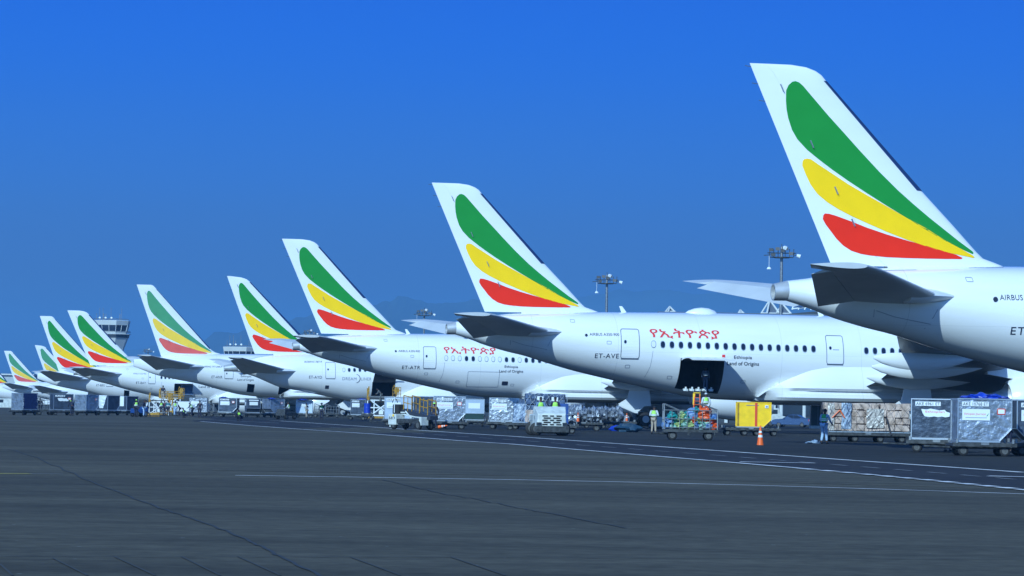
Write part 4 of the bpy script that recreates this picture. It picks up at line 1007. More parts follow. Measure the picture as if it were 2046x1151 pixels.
# plane 4 (787)
a_ = P4.on(744,765); b_ = P4.on(787,792)
H4 = (a_[0], b_[0], b_[1], a_[1]+.1)
r4 = make_plane(P4, 'white airliner with ET-AYD and a raised dark cargo door', dict(holes=[H4], cdoors=[(*H4, 38)]))
px_text(P4, r4, 'registration_lettering', 'ET-AYD', (617.5,756.2), (643,756.6), .33, INK, spacing=1.1)
px_text(P4, r4, 'type_lettering', 'BOEING 787-9', (608,724.5), (643,724.5), .20, INK, shear=.3)
d0 = P4.on(649.6,723.5); d1 = P4.on(670.4,757); side_door(P4, r4, d0[0], d1[0], d1[1], d0[1])
for k in range(5): q = P4.on(687+10.6*k, 739.2); add_window(P4, r4, *q, 1 if k == 0 else 0)
q = P4.on(687,739)
px_text(P4, r4, 'model_lettering', 'DREAM', (684,759.5), (712,760), .36, GREYINK, spacing=1.1); px_text(P4, r4, 'model_lettering', 'LINER', (721,760), (742,760.3), .36, GREYINK, spacing=1.1)
c_ = P4.on(711,756.5); arc = [(c_[0]+.55*math.cos(R(t)), c_[1]+.55*math.sin(R(t))) for t in range(-75,80,15)]; arc += [(c_[0]-.12+.60*math.cos(R(t)), c_[1]+.53*math.sin(R(t))) for t in range(75,-80,-15)]
o_ = MB().add([(x,0,z) for x,z in arc], [(i,i+1,len(arc)-2-i,len(arc)-1-i) for i in range(10)]).build('crescent_emblem', INK, r4); P4.wrap(o_.data, .025)
a_ = P4.on(649.5,773.5); ribbon(P4, 'service_hatch', rrect(a_[0], a_[0]+.45, a_[1]-.2, a_[1]+.2, .05), .2, INK, r4)
# plane 5 (777)
a_ = P5.on(494.4,767.3); b_ = P5.on(506.9,784); H5 = (a_[0], b_[0], b_[1], a_[1])
a_ = P5.on(557.5,773); b_ = P5.on(583,789); H5b = (a_[0], b_[0], b_[1], a_[1])
r5 = make_plane(P5, 'white airliner with ET-ANR and a faded tail fin above a row of silver containers', dict(holes=[H5, H5b], faded=True))
px_text(P5, r5, 'registration_lettering', 'ET-ANR', (422.6,755.6), (444,756), .36, INK, lat=3, spacing=1.1)
px_text(P5, r5, 'type_lettering', 'BOEING 777-200LR', (404.5,734), (444,734.4), .22, INK, lat=3, shear=.3)
d0 = P5.on(449,738); d1 = P5.on(466,757); side_door(P5, r5, d0[0], d1[0], d1[1], d0[1])
px_text(P5, r5, 'slogan_lettering', 'Ethiopia', (481,754.8), (502,755.2), .36, INK, lat=3); px_text(P5, r5, 'slogan_lettering', 'Land of Origins', (474,762), (507,762.5), .40, INK, lat=3)
# plane 6
a_ = P6.on(348.5,767.5); b_ = P6.on(384,790); H6 = (a_[0], b_[0], b_[1], a_[1])
r6 = make_plane(P6, 'white airliner with ET-BAY, its fin overlapping the control tower', dict(holes=[H6], cdoors=[(*H6, 4)]))
px_text(P6, r6, 'registration_lettering', 'ET-BAY', (272,767), (291.3,767.3), .36, INK, spacing=1.1)
px_text(P6, r6, 'type_lettering', 'AIRBUS A350-900', (266,748), (292,748.3), .24, GREYINK)
d0 = P6.on(295.8,744); d1 = P6.on(310.5,767); side_door(P6, r6, d0[0], d1[0], d1[1], d0[1])
for k in range(6): q = P6.on(322.5+7.7*k, 754.5+.1*k); add_window(P6, r6, *q, 0)
px_text(P6, r6, 'slogan_lettering', 'Land of Origins', (397,776.5), (444,777.5), .5, INK)
t_ = container('blue container standing inside the open hold of the ET-BAY airliner', cut=0, shell=mat('slate_blue_paint', (.05,.10,.20), .5, var=.3, vscale=2), box_label=False)
t_.location = P6.o+A_*lerp(H6[0],H6[1],.72)+N_*1.9+Vector((0,0,H6[2]+.02)); t_.rotation_euler = (0,0,TH)
# plane 7
a_ = P7.on(248,780); b_ = P7.on(258,792); H7 = (a_[0], b_[0], b_[1], a_[1])
r7 = make_plane(P7, 'white freighter airliner with ET-BBG, its tail just left of the control tower fin', dict(holes=[H7]))
px_text(P7, r7, 'registration_lettering', 'ET-BBG', (192.6,771.8), (209,772.2), .42, INK, lat=3, spacing=1.1)
d0 = P7.on(212,762); d1 = P7.on(226,772.5); side_door(P7, r7, d0[0], d1[0], d1[1], d0[1])
r8 = make_plane(P8, 'distant white airliner whose small fin is half hidden behind the ET-BBG tail', dict(faded=True))
px_text(P8, r8, 'registration_lettering', 'ET-N', (84,795.5), (93,796), .45, INK, lat=2.6)
r9 = make_plane(P9, 'distant white airliner with the leftmost whole tail fin, faded', dict(faded=True))
r10 = make_plane(P10, 'distant white airliner cut by the left edge, only its lower fin and body showing', dict(faded=False))
# ================================================================== EQUIPMENT, right to left
D = make_dolly('container_dolly', 'dolly')
def ndolly(): return dup(D)
def T(px, yb, yaw, cont, dl, h=.52):
    return train_item(px, yb, yaw, cont, ndolly(), dl, h)
AK = ('tag', 'Ethiopian Journeys')
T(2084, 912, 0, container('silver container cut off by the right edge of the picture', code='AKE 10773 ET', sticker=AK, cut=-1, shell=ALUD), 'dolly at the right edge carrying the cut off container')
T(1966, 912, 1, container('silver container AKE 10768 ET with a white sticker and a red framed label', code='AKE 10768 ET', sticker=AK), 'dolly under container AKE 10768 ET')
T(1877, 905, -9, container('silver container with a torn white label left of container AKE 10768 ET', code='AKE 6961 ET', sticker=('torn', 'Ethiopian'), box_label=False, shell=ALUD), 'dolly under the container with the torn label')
p = G(1966, 912); tb = MB()
for k, (x_, w_, h_) in enumerate(((-.55,.7,.16),(-.1,.8,.34),(.35,.6,.26),(.7,.5,.12))): tb.blob((x_,.05*(k%2),.05), (w_,.8,h_), seed=k+3, amp=.4, n=16, m=10)
o_ = tb.build('blue_tarpaulin', TARP, smooth=True); tag(o_, 'crumpled blue tarpaulin on top of container AKE 10768 ET', 'tarpaulin', 'blue tarpaulins on containers'); o_.location = p+Vector((.1,.75,.52+1.62)); TARP_ME = o_.data
tarp_n = [0]
def tarp(px, yb, label, sc=1.0, dz=.52+1.62, m=None):
    o = o_.copy(); COL.objects.link(o); p = G(px, yb); o.location = p+Vector((0,.75,dz)); o.scale = (sc,sc,sc); o['label'] = label; return o
p = G(2030, 906); person(p+Vector((0,1.6,0)), R(100), 'stand', 'person in a green vest standing behind the gap right of container AKE 10768 ET', NAVY, NAVY, VESTG)
p = G(1918, 905); person(p+Vector((0,3.4,0)), R(200), 'stand', 'person in a lime vest glimpsed between the two silver containers at right', VEST, NAVY, VEST)
# netted cartons
def long_dolly(label, L, D_=2.3): return make_dolly('pallet_dolly', label, L=L, D=D_, h=.5, wx=(.35,.95), bar=0, group='pallet dollies', wr=.18)
p = G(1735, 884)
t_ = netted_load('long netted stack of brown cartons with an orange strap, right of the man in blue', 4.3, 2.2, 1.55, 3, wrap=[(-1.15,.5,.85,1.35,CLING),(.35,.9,.75,1.0,mat('milky_wrap',(.55,.50,.46),.25,var=.3,vscale=4,bump=1,bscale=7)),(-1.95,.35,.8,1.4,mat('milky_wrap',(.5,.5,.5)))], )
t_.location = p+Vector((0,1.2,.5)); MB().tube([(-1.9,-1.22,.75),(-1.5,-1.24,1.15),(-1.25,-1.22,.76)],.03).build('orange_strap', ORANGE, t_)
MB().box((1.05,-1.2,.35),(.09,.03,.95),ry=-.28).build('dark_strap', NETM, t_)
d_ = long_dolly('long low pallet dolly under the netted cartons', 4.5); d_.location = p+Vector((0,1.2,0))
# man in blue and the rag
person(G(1646, 887), R(-38), 'reach', 'man in a light blue boiler suit and green vest beside the netted cartons', BOILER, BOILER, VESTG)
rg = MB().blob((0,0,.06),(.62,.4,.16),seed=4,amp=.7,n=14,m=7).blob((.15,.05,.10),(.3,.25,.16),seed=9,amp=.7).build('rag', mat('pale_blue_cloth',(.28,.38,.52),.8,bump=1,bscale=12), smooth=True); rg.location = G(1624,887); tag(rg, 'crumpled pale blue cloth on the tarmac by the man in blue', 'cloth')
# traffic cone
def cone(px, py, label, s=1.0):
    t = empty('traffic_cone', G(px, py), 0, label, 'cone', 'orange traffic cones'); t.scale = (s,)*3
    MB().box((0,0,.02),(.42,.42,.04)).build('base', BLACK, t)
    def fr(z0, z1, e=0): r = lambda z: .155-(.155-.03)*z/.86; return MB().cyl((0,0,.04+z0),(0,0,.04+z1), r(z0)+e, r(z1)+e, n=24)
    fr(0,.86).build('cone_body', ORANGE, t, smooth=True); fr(.34,.44,.004).build('white_band', REFL, t); fr(.54,.62,.004).build('white_band', REFL, t); return t
cone(1519, 891, 'tall orange traffic cone with white bands standing in front of the yellow container')
# yellow container
yc = container('bright yellow container with a red stripe and a chipped edge', shell=YEL, frame=YEL, box_label=False)
MB().box((.12,-.775,.84),(.14,.012,1.5)).build('red_stripe', REDP, yc); MB().box((.74,-.775,1.35),(.2,.012,.18)).build('white_plate', LABW, yc); MB().box((.74,-.785,1.35),(.12,.006,.1)).build('plate_mark', GREYINK, yc)
MB().box((-.1,-.774,1.43),(.75,.008,.035)).build('stencil_line', GREYINK, yc)
MB().box((-.93,-.77,.84),(.1,.01,1.5)).build('chipped_edge', YELD, yc)
p = G(1504, 871); yc.location = p+Vector((.1,.9,.5)); yc.rotation_euler = (0,0,R(-2)); yc.scale = (1.03,1,.95)
d_ = make_dolly('pallet_dolly', 'flat dolly under the yellow container', L=3.6, D=1.8, h=.5, wx=(.25,.95), bar=0, group='pallet dollies', wr=.18); d_.location = p+Vector((-.1,.9,0))
# blue saloon car
def car(label, px, Y, zoff, rz, paint):
    t = empty('parked_car', at(px, Y)+Vector((0,0,zoff)), rz, label, 'car')
    prof = [(-2.2,.30),(-2.22,.62),(-2.1,.80),(-1.75,.90),(-1.0,.96),(-.9,.98),(-.25,1.40),(.2,1.46),(.85,1.43),(1.45,1.08),(2.05,1.02),(2.2,.9),(2.22,.5),(2.15,.28)]
    rr = []
    for w, sx, sz in ((-.86,.985,.97),(-.80,1,1),(.80,1,1),(.86,.985,.97)):
        rr.append([(x*sx, w*(1 if z < 1.0 else .86), .3+(z-.3)*sz) for x, z in prof])
    MB().loft(rr).build('body', paint, t, bevel=.05, smooth=True)
    for sg in (-1, 1):
        MB().add([(-.80,sg*.805,1.0),(-.18,sg*.765,1.36),(.30,sg*.76,1.40),(.30,sg*.805,1.0)],[(0,1,2,3)]).build('side_window', GLASS, t)
        MB().add([(.36,sg*.805,1.0),(.36,sg*.76,1.40),(.82,sg*.765,1.37),(1.25,sg*.805,1.07)],[(0,1,2,3)]).build('side_window', GLASS, t)
        MB().box((2.12,sg*.66,.84),(.2,.3,.2)).build('tail_light', TAILR, t)
        MB().box((-2.12,sg*.62,.68),(.2,.34,.16)).build('headlight', LABW, t)
        MB().box((-.75,sg*.93,1.02),(.12,.14,.12)).build('wing_mirror', paint, t)
        for x in (-1.35, 1.3): wheel((x, sg*.76, .31), .31, .2, t)
        MB().box((.55,sg*.865,.86),(.16,.02,.03)).build('door_handle', paint, t)
    MB().add([(.9,-.70,1.40),(.9,.70,1.40),(1.42,.74,1.11),(1.42,-.74,1.11)],[(0,1,2,3)]).build('rear_window', GLASS, t)
    MB().add([(-.28,-.68,1.41),(-.28,.68,1.41),(-.88,.74,1.02),(-.88,-.74,1.02)],[(0,1,2,3)]).build('windscreen', GLASS, t)
    return t
car('blue saloon car parked behind the yellow container', 1582, 312, 0, R(-14), CARB).scale = (.93,.93,.93)
# white truck nose behind the car, dark cabinet and gate posts
t = empty('service_truck', at(1547, 318), R(10), 'small white service truck half hidden by the yellow container and blue car', 'truck')
MB().loft([[(-1.0,-.8,.5),(1.2,-.8,.5),(1.2,-.8,1.1),(.6,-.8,1.2),(.3,-.8,2.0),(-1.0,-.8,2.0)],[(-1.0,.8,.5),(1.2,.8,.5),(1.2,.8,1.1),(.6,.8,1.2),(.3,.8,2.0),(-1.0,.8,2.0)]]).build('cab', WTRUCK, t, bevel=.06)
MB().box((-.2,-.815,1.62),(.7,.02,.45)).build('cab_window', GLASS, t)
for x in (-.6,.75): wheel((x,-.75,.36),.36,.22,t)
t = empty('equipment_cabinet', at(1633, 290), 0, 'dark green cabinet with a pale base behind the man in blue', 'cabinet')
MB().box((0,0,1.55),(1.35,1.4,2.5)).build('cabinet_body', mat('dark_green_paint',(.02,.045,.045),.5,var=.3), t, bevel=.03); MB().box((0,0,.15),(1.4,1.5,.3)).build('cabinet_base', CONCR, t)
MB().box((0,-.71,1.5),(.03,.02,2.2)).box((.3,-.715,1.9),(.12,.02,.12)).box((.3,-.715,1.1),(.2,.02,.06)).build('cabinet_door_seam', GREYINK, t)
for px in (1478+83, 1607):
    t = MB().cyl((0,0,0),(0,0,5.0),.22,n=16).build('gate_column', CONCR); t.location = at(px, 372); tag(t, 'pale upright column '+('just left of the blue car' if px < 1600 else 'right of the blue car roof'), 'column', 'columns by the terminal')
# baggage cart with caged bags
def cage_cart(label, L, Dp, h, hh, px, yb, yaw, bars=9, diag=True):
    t = empty('baggage_cart', (0,0,0), 0, label, 'baggage cart', 'open caged baggage carts')
    MB().box((0,0,h-.07),(L,Dp,.14)).build('deck', STEEL, t)
    for sy in (-1, 1):
        m = MB(); y = sy*(Dp/2-.04)
        for x in (-L/2+.04, L/2-.04): m.tube([(x,y,h),(x,y,h+hh)],.032)
        for z in (h+hh, h+hh*.55, h+.08): m.tube([(-L/2+.04,y,z),(L/2-.04,y,z)],.026)
        for k in range(1,bars): m.tube([(-L/2+.04+(L-.08)*k/bars,y,h),(-L/2+.04+(L-.08)*k/bars,y,h+hh)],.016)
        if diag: m.tube([(-L/2+.04,y,h+hh),(-L/2+.04,y,h+hh+.32),(-L/2+.8,y,h+hh)],.026).tube([(L*.16,y,h+hh+.36),(L/2-.04,y,h+hh+.05),(L/2-.04,y,h+hh)],.028)
        m.build('side_cage', GALV, t)
    for sx in (-1, 1):
        m = MB(); x = sx*(L/2-.04)
        for z in (h+hh, h+hh*.5): m.tube([(x,-Dp/2+.04,z),(x,Dp/2-.04,z)],.024)
        for k in range(1,5): m.tube([(x,-Dp/2+Dp*k/5,h),(x,-Dp/2+Dp*k/5,h+hh)],.015)
        m.build('end_cage', GALV, t)
    for sx in (-1, 1):
        MB().box((sx*L*.33,0,.32),(.14,Dp-.3,.1)).box((sx*L*.33,0,.45),(.3,.6,.18)).build('axle', STEEL, t)
        for sy in (-1, 1): wheel((sx*L*.33, sy*(Dp/2-.2), .23), .23, .14, t)
    MB().tube([(-L*.33,0,.3),(-L*.5-.5,0,.34)],.04).build('drawbar', STEEL, t)
    p = G(px, yb); t.location = p+Vector((0,Dp/2,0)); t.rotation_euler = (0,0,R(yaw)); return t
ct = cage_cart('caged baggage cart piled with green, blue and orange bags', 2.75, 1.5, .55, .95, 1380, 880, 0, bars=7)
bp = ct.location
bagspec = []
rnd = random.Random(5)
lowc = [(BLUEB,'patterned blue'),(GREENB,'green'),(LIME,'pale green'),(GREENB,'green'),(LIME,'pale green'),(BLUEB,'patterned blue'),(GREENB,'green'),(BLUEB,'patterned blue'),(ORANGEB,'orange')]
order = 'first second third fourth fifth sixth seventh eighth ninth'.split()
for i, (mt, cn) in enumerate(lowc): bagspec.append((-1.18+i*.295, .74, .42, mt, f'{cn} sack, {order[i]} from the left in the bottom row of the caged cart'))
midc = [(BLUEB,'blue'),(TEAL,'teal'),(LIME,'lime'),(GREENB,'green'),(ORANGEB,'orange'),(LIME,'pale green'),(GREENB,'green'),(ORANGEB,'orange')]
for i, (mt, cn) in enumerate(midc): bagspec.append((-1.05+i*.30, 1.00, .40, mt, f'{cn} sack, {order[i]} from the left in the middle row of the caged cart'))
bagspec += [(-.95,1.22,.46,TEAL,'teal sack leaning at the upper left corner of the caged cart'),(-.22,1.24,.50,TEAL,'teal sack on top of the pile, just left of centre'),(-.42,1.30,.34,LIME,'small lime sack on top beside the left teal sack'),(.10,1.36,.60,BLUEB,'big blue sack on top of the pile at the middle of the cart'),(.22,1.50,.36,TEAL,'small teal sack at the very top beside the orange bag'),(.66,1.22,.62,ORANGEB,'huge orange bag in the upper right of the caged cart'),(.62,1.42,.62,ORANGEB,'topmost huge orange bag on the caged cart'),(1.15,1.18,.40,BLUEB,'pale blue sack at the upper right corner of the caged cart')]
for k, (x, z, sz_, mt, lb) in enumerate(bagspec):
    m = MB()
    for yy in (-.45,): m.blob((0,0,0),(sz_*(1.15 if sz_ < .6 else 1.35),.75,sz_*.92), seed=k+1, amp=.28, n=18, m=12)
    m.blob((.05*((k%3)-1),-.3,sz_*.42),(.12,.14,.12),seed=k,amp=.3,n=8,m=5)
    b = m.build('sack', mt, smooth=True); b.location = bp+Vector((x,-.26+rnd.uniform(-.05,.05),z-.02)); b.rotation_euler = (rnd.uniform(-.2,.2),rnd.uniform(-.4,.4),rnd.uniform(-.3,.3)); tag(b, lb, 'sack', 'sacks on the caged baggage cart')
# worker on the ladder by the cargo hold, yellow steps
lt_ = empty('step_ladder', at(1393, 177)+Vector((0,0,1.3)), R(-10), 'yellow and orange folding ladder standing behind the caged cart', 'ladder')
lt_.location.z = gz(178)+.83; lt_.scale.z = .76
m = MB().tube([(-.25,-.3,0),(-.14,0,2.2)],.035).tube([(.25,-.3,0),(.14,0,2.2)],.035)
for k in range(7): m.box((0,-.3+.3*k/7,.2+k*.28),(.46-.02*k,.1,.03))
m.build('ladder_front', ORANGE, lt_); MB().tube([(-.25,.6,0),(-.14,.05,2.2)],.03).tube([(.25,.6,0),(.14,.05,2.2)],.03).build('ladder_rear', ORANGE, lt_)
MB().box((-.2,0,1.75),(.12,.12,.9)).box((-.02,0,2.25),(.42,.2,.06)).box((.16,0,2.05),(.06,.06,.4)).build('ladder_head', YEL, lt_)
pl = empty('work_platform', at(1402, 177), 0, 'small dark work platform behind the caged cart under the cargo hold', 'platform')
pl.location.z = gz(176); MB().box((0,0,.78),(1.7,1.3,.08)).build('platform_deck', STEEL, pl); MB().tube([(-.75,-.55,0),(-.75,-.55,.76)],.04).tube([(.75,-.55,0),(.75,-.55,.76)],.04).tube([(-.75,.55,0),(-.75,.55,.76)],.04).tube([(.75,.55,0),(.75,.55,.76)],.04).build('platform_legs', STEEL, pl)
person(pl.location+Vector((.25,-.05,.84)), R(15), 'stand', 'person in white overalls and lime vest facing the open cargo hold', WHITEC, WHITEC, VEST, cap=WHITEC)
person(G(1306, 867.5), R(-20), 'phone', 'person in a lime vest and khaki trousers looking at a phone', WHITEC, KHAKI, VEST)
t_ = container('small white box container low behind the man in khaki trousers', cut=0, shell=LABW, box_label=False); t_.location = at(1329, 215)+Vector((0,0,.35)); t_.scale = (.65,.6,.42)
d_ = make_dolly('container_dolly', 'low dolly under the small white box behind the caged cart', h=.35, wr=.14); d_.location = at(1329, 215)
# blue tarps on the ground
tp = MB(); tp.blob((0,0,.22),(1.7,1.2,.75),seed=3,amp=.28,n=18,m=9); o2 = tp.build('dark_tarpaulin', TARPD, smooth=True); o2.location = G(1254,864); tag(o2, 'dark teal tarpaulin heap on the tarmac left of the man in khaki', 'tarpaulin')
tp = MB(); tp.blob((0,0,.15),(1.2,.9,.5),seed=6,amp=.28,n=16,m=8); o2 = tp.build('bright_tarpaulin', TARP, smooth=True); o2.location = G(1234,862); tag(o2, 'bright blue tarpaulin heap beside the dark teal heap', 'tarpaulin')
# tow tractor with two people
def tractor(px, py, rz):
    t = empty('tow_tractor', G(px, py)+Vector((0,1.4,0)), rz, 'white baggage tow tractor with a slotted grille facing the camera', 'tow tractor')
    # front faces -y
    sec = []
    for y, w, zt in ((-1.38,.74,1.14),(-1.30,.78,1.20),(-.55,.86,1.55),(-.50,.88,1.57),(-.35,.90,1.57)): sec.append([(-w-.04,y,.42),(w+.04,y,.42),(w*.98,y,zt),(-w*.98,y,zt)])
    MB().loft(sec).build('bonnet', WTRUCK, t, bevel=.03)
    MB().box((0,.55,.62),(1.75,1.9,.42)).box((-.82,.3,.95),(.14,1.3,.35)).box((.82,.3,.95),(.14,1.3,.35)).box((0,1.45,.95),(1.7,.1,.4)).build('rear_body', WTRUCK, t, bevel=.03)
    MB().box((0,-1.44,.36),(1.86,.16,.34)).box((0,-1.3,.20),(1.6,.2,.14)).build('bumper', STEEL, t, bevel=.02)
    g = MB()
    for r_, row in enumerate(((-.42,.30),(-.30,.42),(-.42,.30),(-.30,.42),(-.42,.30))):
        z = 1.09-.115*r_; y = -1.385
        for c_, w_ in (((-.38,.28),(0,.2),(.38,.28)) if r_ % 2 == 0 else ((-.26,.38),(.26,.38))): g.box((c_, y, z-.02), (w_,.04,.068))
    g.build('grille_slot', SOOT, t)
    for sx in (-1, 1): MB().box((sx*.70,-1.40,.64),(.26,.1,.16)).build('headlight_housing', STEEL, t); MB().box((sx*.70,-1.455,.64),(.18,.02,.09)).build('headlight', GLASS, t)
    for sx in (-1, 1):
        wheel((sx*.74,-.75,.36),.36,.24,t); wheel((sx*.78,.95,.38),.38,.26,t)
    MB().box((-.893,-.8,1.0),(.012,.06,.18)).build('side_vent', SOOT, t)
    text_obj('side_lettering', 'EQUIPMENT', .07, INK, t, (-.935,-.5,1.24), rot=(R(90),R(0),R(-90)), width=.5)
    MB().box((0,.75,.98),(1.3,.5,.14)).box((0,1.05,1.25),(1.3,.1,.5)).build('seat', BLACK, t); 
    rr_ = MB(); q=[(.2*math.cos(a)-.35,-.05+.08*math.sin(a),1.35+.17*math.sin(a)) for a in [2*math.pi*i/14 for i in range(15)]]; rr_.tube(q,.018); rr_.tube([(-.35,-.05,1.35),(-.35,-.35,1.2)],.02); rr_.build('steering_wheel', BLACK, t)
    MB().box((-.86,-.28,1.5),(.05,.03,.1)).cyl((0,1.5,.5),(0,1.75,.5),.05).build('tow_hitch', STEEL, t)
    return t
TT = tractor(1096, 871, R(7))
M_ = Matrix.Rotation(R(7),4,'Z')
person(TT.location+M_@Vector((-.38,.45,1.18)), R(7)+R(180), 'sit', 'driver in a lime striped vest on the left of the tow tractor', mat('blue_shirt',(.12,.2,.32),.8), NAVY, VEST)
person(TT.location+M_@Vector((.42,.45,1.20)), R(7)+R(170), 'sit', 'passenger in a lime vest and dark top on the tow tractor', NAVY, NAVY, VEST)
# netted glossy crates behind the tractor
p = G(1080, 861)
t_ = netted_load('tall netted load of blue crates and cartons behind the white tow tractor', 3.35, 2.2, 1.95, 8, cart=mat('blue_grey_crates',(.10,.15,.26),.35,var=.7,vscale=3,bump=.6,bscale=5,col2=(.02,.03,.06)), net=NETW, wrap=[(-1.25,.85,.65,1.2,CLING)], contour=True)
MB().box((-.55,-1.14,.45),(.75,.06,.8)).build('brown_carton', BOXC, t_, bevel=.02)
for x, z in ((.05,1.62),(1.0,1.58)): MB().box((x,-1.15,z),(.42,.02,.26),ry=.06).build('paper_label', LABW, t_)
t_.location = p+Vector((-.1,1.6,.5))
d_ = long_dolly('long low dolly under the tall netted load behind the tow tractor', 5.0); d_.location = p+Vector((0,1.6,0))
# blue crate stack and cart train of empty dollies
for k in range(2):
    b = MB().box((0,0,.31),(.62,.9,.60)).box((0,-.46,.33),(.5,.02,.1)).build('blue_crate', BLUEP, bevel=.03); b.location = at(1125, 172)+Vector((0,0,.52+k*.62)); tag(b, 'blue crate, '+('bottom','top')[k]+' one of the stack of two right of the tow tractor', 'crate', 'stacked blue crates')
q = at(1125, 172); d_ = make_dolly('container_dolly', 'dolly under the stack of blue crates', L=1.6); d_.location = q
t_ = empty('wrapped_load', at(1189, 235)+Vector((0,0,.55)), 0, 'long low silver plastic wrapped load under the ET-ATR belly', 'pallet load', 'netted pallet loads')
m = MB()
for k in range(9): m.blob((-2.7+k*.66,.0,.5+.05*math.sin(k*2.1)),(1.25,1.9,1.25+.14*math.sin(k*1.7)),seed=k+20,amp=.4,n=20,m=14)
m.build('wrapped_bundle', mat('creased_silver_wrap',(.50,.54,.60),.3,metal=.4,var=.7,vscale=4,bump=1.4,bscale=6,col2=(.10,.12,.16)), t_, smooth=True); m = MB(); net_lines(m, 6.0, 1.8, 1.05, r=.008, seed=5); m.build('cargo_net', NETM, t_); t_.scale.x = .70; d_ = long_dolly('long dolly under the low silver load', 4.5); d_.location = at(1189, 235)
fd = []
for k, (px, yb, lb) in enumerate([(1166,862,'empty flat dolly just right of the tow tractor'),(1228,858,'empty flat dolly before the landing gear of the ET-ATR airliner')]):
    d_ = make_dolly('flat_dolly', lb, L=2.6 if k == 0 else 3.4, D=1.7, h=.62, wx=(.8,), bar=0, group='empty flat dollies', wr=.22); d_.location = G(px, yb)+Vector((0,.9,0))
q = G(1166,862)
for (px, yb, s_, lb) in [(1155,862,.62,'small orange and white cone lying on the flat dolly right of the tow tractor')]:
    c_ = cone(px, yb, 'small orange cone standing on the flat dolly right of the tow tractor', .7); c_.location = G(px, yb)+Vector((0,.9,.62))
c_ = cone(1253, 858, 'small orange cone standing on the flat dolly by the airliner wheels', .7); c_.location += Vector((0,1.0,.62))
# middle group of containers
T(1008, 858, -4, container('silver container with a white sticker half hidden by the netted load', code='AKE 3057 ET', sticker=AK, cut=0, box_label=False), 'dolly with red wheels under the half hidden silver container')
T(947, 853, -90, container('white container with a slanted teal lower face between two silver ones', code=None, shell=ALUW, box_label=False), 'dolly under the white and teal container')
t_ = [o for o in COL.objects if o.get('label','').startswith('white container with a slanted')][0]
MB().box((.99,0,1.1),(.02,.9,.42)).build('end_sticker', LABW, t_); MB().add([(.585,-.72,.08),(1.0,-.72,.50),(1.0,.72,.50),(.585,.72,.08)],[(0,1,2,3)]).build('slanted_panel', mat('grey_green_panel',(.10,.20,.20),.4), t_).location = (.012,0,-.012)
T(897, 858, 3, container('big dented silver container AKE 10070 ET with a cut lower corner', code='AKE 10070 ET', sticker=AK), 'dolly under the big dented silver container')
t_ = container('dark sided container just left of the big dented silver one', shell=ALUD, box_label=False, cut=1); t_.location = at(861, 200)+Vector((0,0,.52)); t_.rotation_euler = (0,0,R(62)); d_ = ndolly(); place(d_, at(861, 200), R(62), 'dolly under the dark sided container left of the big silver one')
person(at(868, 190), R(170), 'stand', 'person in a lime cap half hidden between the belt loader and the big silver container', NAVY, NAVY, None, cap=VEST)
T(795, 852, 0, container('pale silver container behind the belt loader', code='AKE 10006', sticker=('tag',None), cut=0, shell=ALUW, box_label=False), 'dolly under the pale container behind the belt loader')
# belt loader
bl = empty('belt_loader', G(822, 859)+Vector((0,1.2,0)), R(-47), 'white belt loader with yellow side rails and a dark seat tower', 'belt loader'); bl.scale = (.76,.76,.86)
MB().box((-.2,0,.62),(3.6,1.5,.3)).build('chassis', STEEL, bl)
MB().box((-1.55,-.35,.72),(.95,.95,.78)).box((-1.95,-.45,.62),(.2,.5,.9)).build('front_body', WTRUCK, bl, bevel=.03); MB().box((1.75,-.3,.62),(.28,.8,.6)).build('rear_body', WTRUCK, bl, bevel=.03)
text_obj('fleet_number', 'B-BC4', .2, INK, bl, (-1.9,-.845,.72), width=.7); MB().cyl((-1.4,-.83,1.0),(-1.4,-.85,1.0),.09,n=16).build('round_badge', YEL, bl)
m = MB(); m.add([(-1.3,.0,1.35),(-1.3,.7,1.35),(2.5,.7,.88),(2.5,.0,.88)],[(0,1,2,3)]).add([(-1.3,.0,1.15),(-1.3,.7,1.15),(2.5,.7,.68),(2.5,.0,.68)],[(0,1,2,3)])
MB().loft([[(-1.4,-.1,1.2),(-1.4,.75,1.2),(-1.4,.75,1.5),(-1.4,-.1,1.5)],[(2.3,-.1,.72),(2.3,.75,.72),(2.3,.75,1.0),(2.3,-.1,1.0)]]).build('conveyor_boom', mat('dark_conveyor',(.03,.035,.05),.5), bl)
MB().box((-.9,-.02,1.22),(.5,.5,.1)).tube([(-1.2,-.12,1.1),(.6,-.15,.9),(1.9,-.12,.85)],.05).tube([(-.6,-.2,1.3),(.2,-.25,.8)],.06).build('boom_link', WTRUCK, bl)
for x0_, x1_ in ((-.95,.05),(1.0,2.0)):
    for y_ in (-.12, .78):
        m = MB(); f = lambda x: 1.5-.13*(x+1.4)
        m.tube([(x0_,y_,f(x0_)),(x0_,y_,f(x0_)+1.0),(x1_,y_,f(x1_)+1.0),(x1_,y_,f(x1_))],.04).tube([(x0_,y_,f(x0_)+.5),(x1_,y_,f(x1_)+.5)],.03).tube([((x0_+x1_)/2,y_,f(0)),((x0_+x1_)/2,y_,f(0)+.95)],.03); m.build('safety_rail', YELD, bl)
MB().box((-1.6,-.1,1.45),(.75,.7,.7)).build('seat_tower', SOOT, bl, bevel=.08); m=MB(); m.tube([(.3*math.cos(a)-1.6,-.5,1.9+.28*math.sin(a)) for a in [math.pi*i/10 for i in range(11)]],.03).build('grab_hoop', BLACK, bl)
MB().tube([(-1.6,-.55,1.2),(-1.6,-.55,2.35)],.035).build('beacon_mast', LABW, bl); MB().cyl((-1.6,-.55,2.35),(-1.6,-.55,2.55),.08).build('beacon', SOOT, bl)
for x in (-1.5, 1.5):
    for y in (-.62,.62): wheel((x,y,.34),.34,.25,bl)
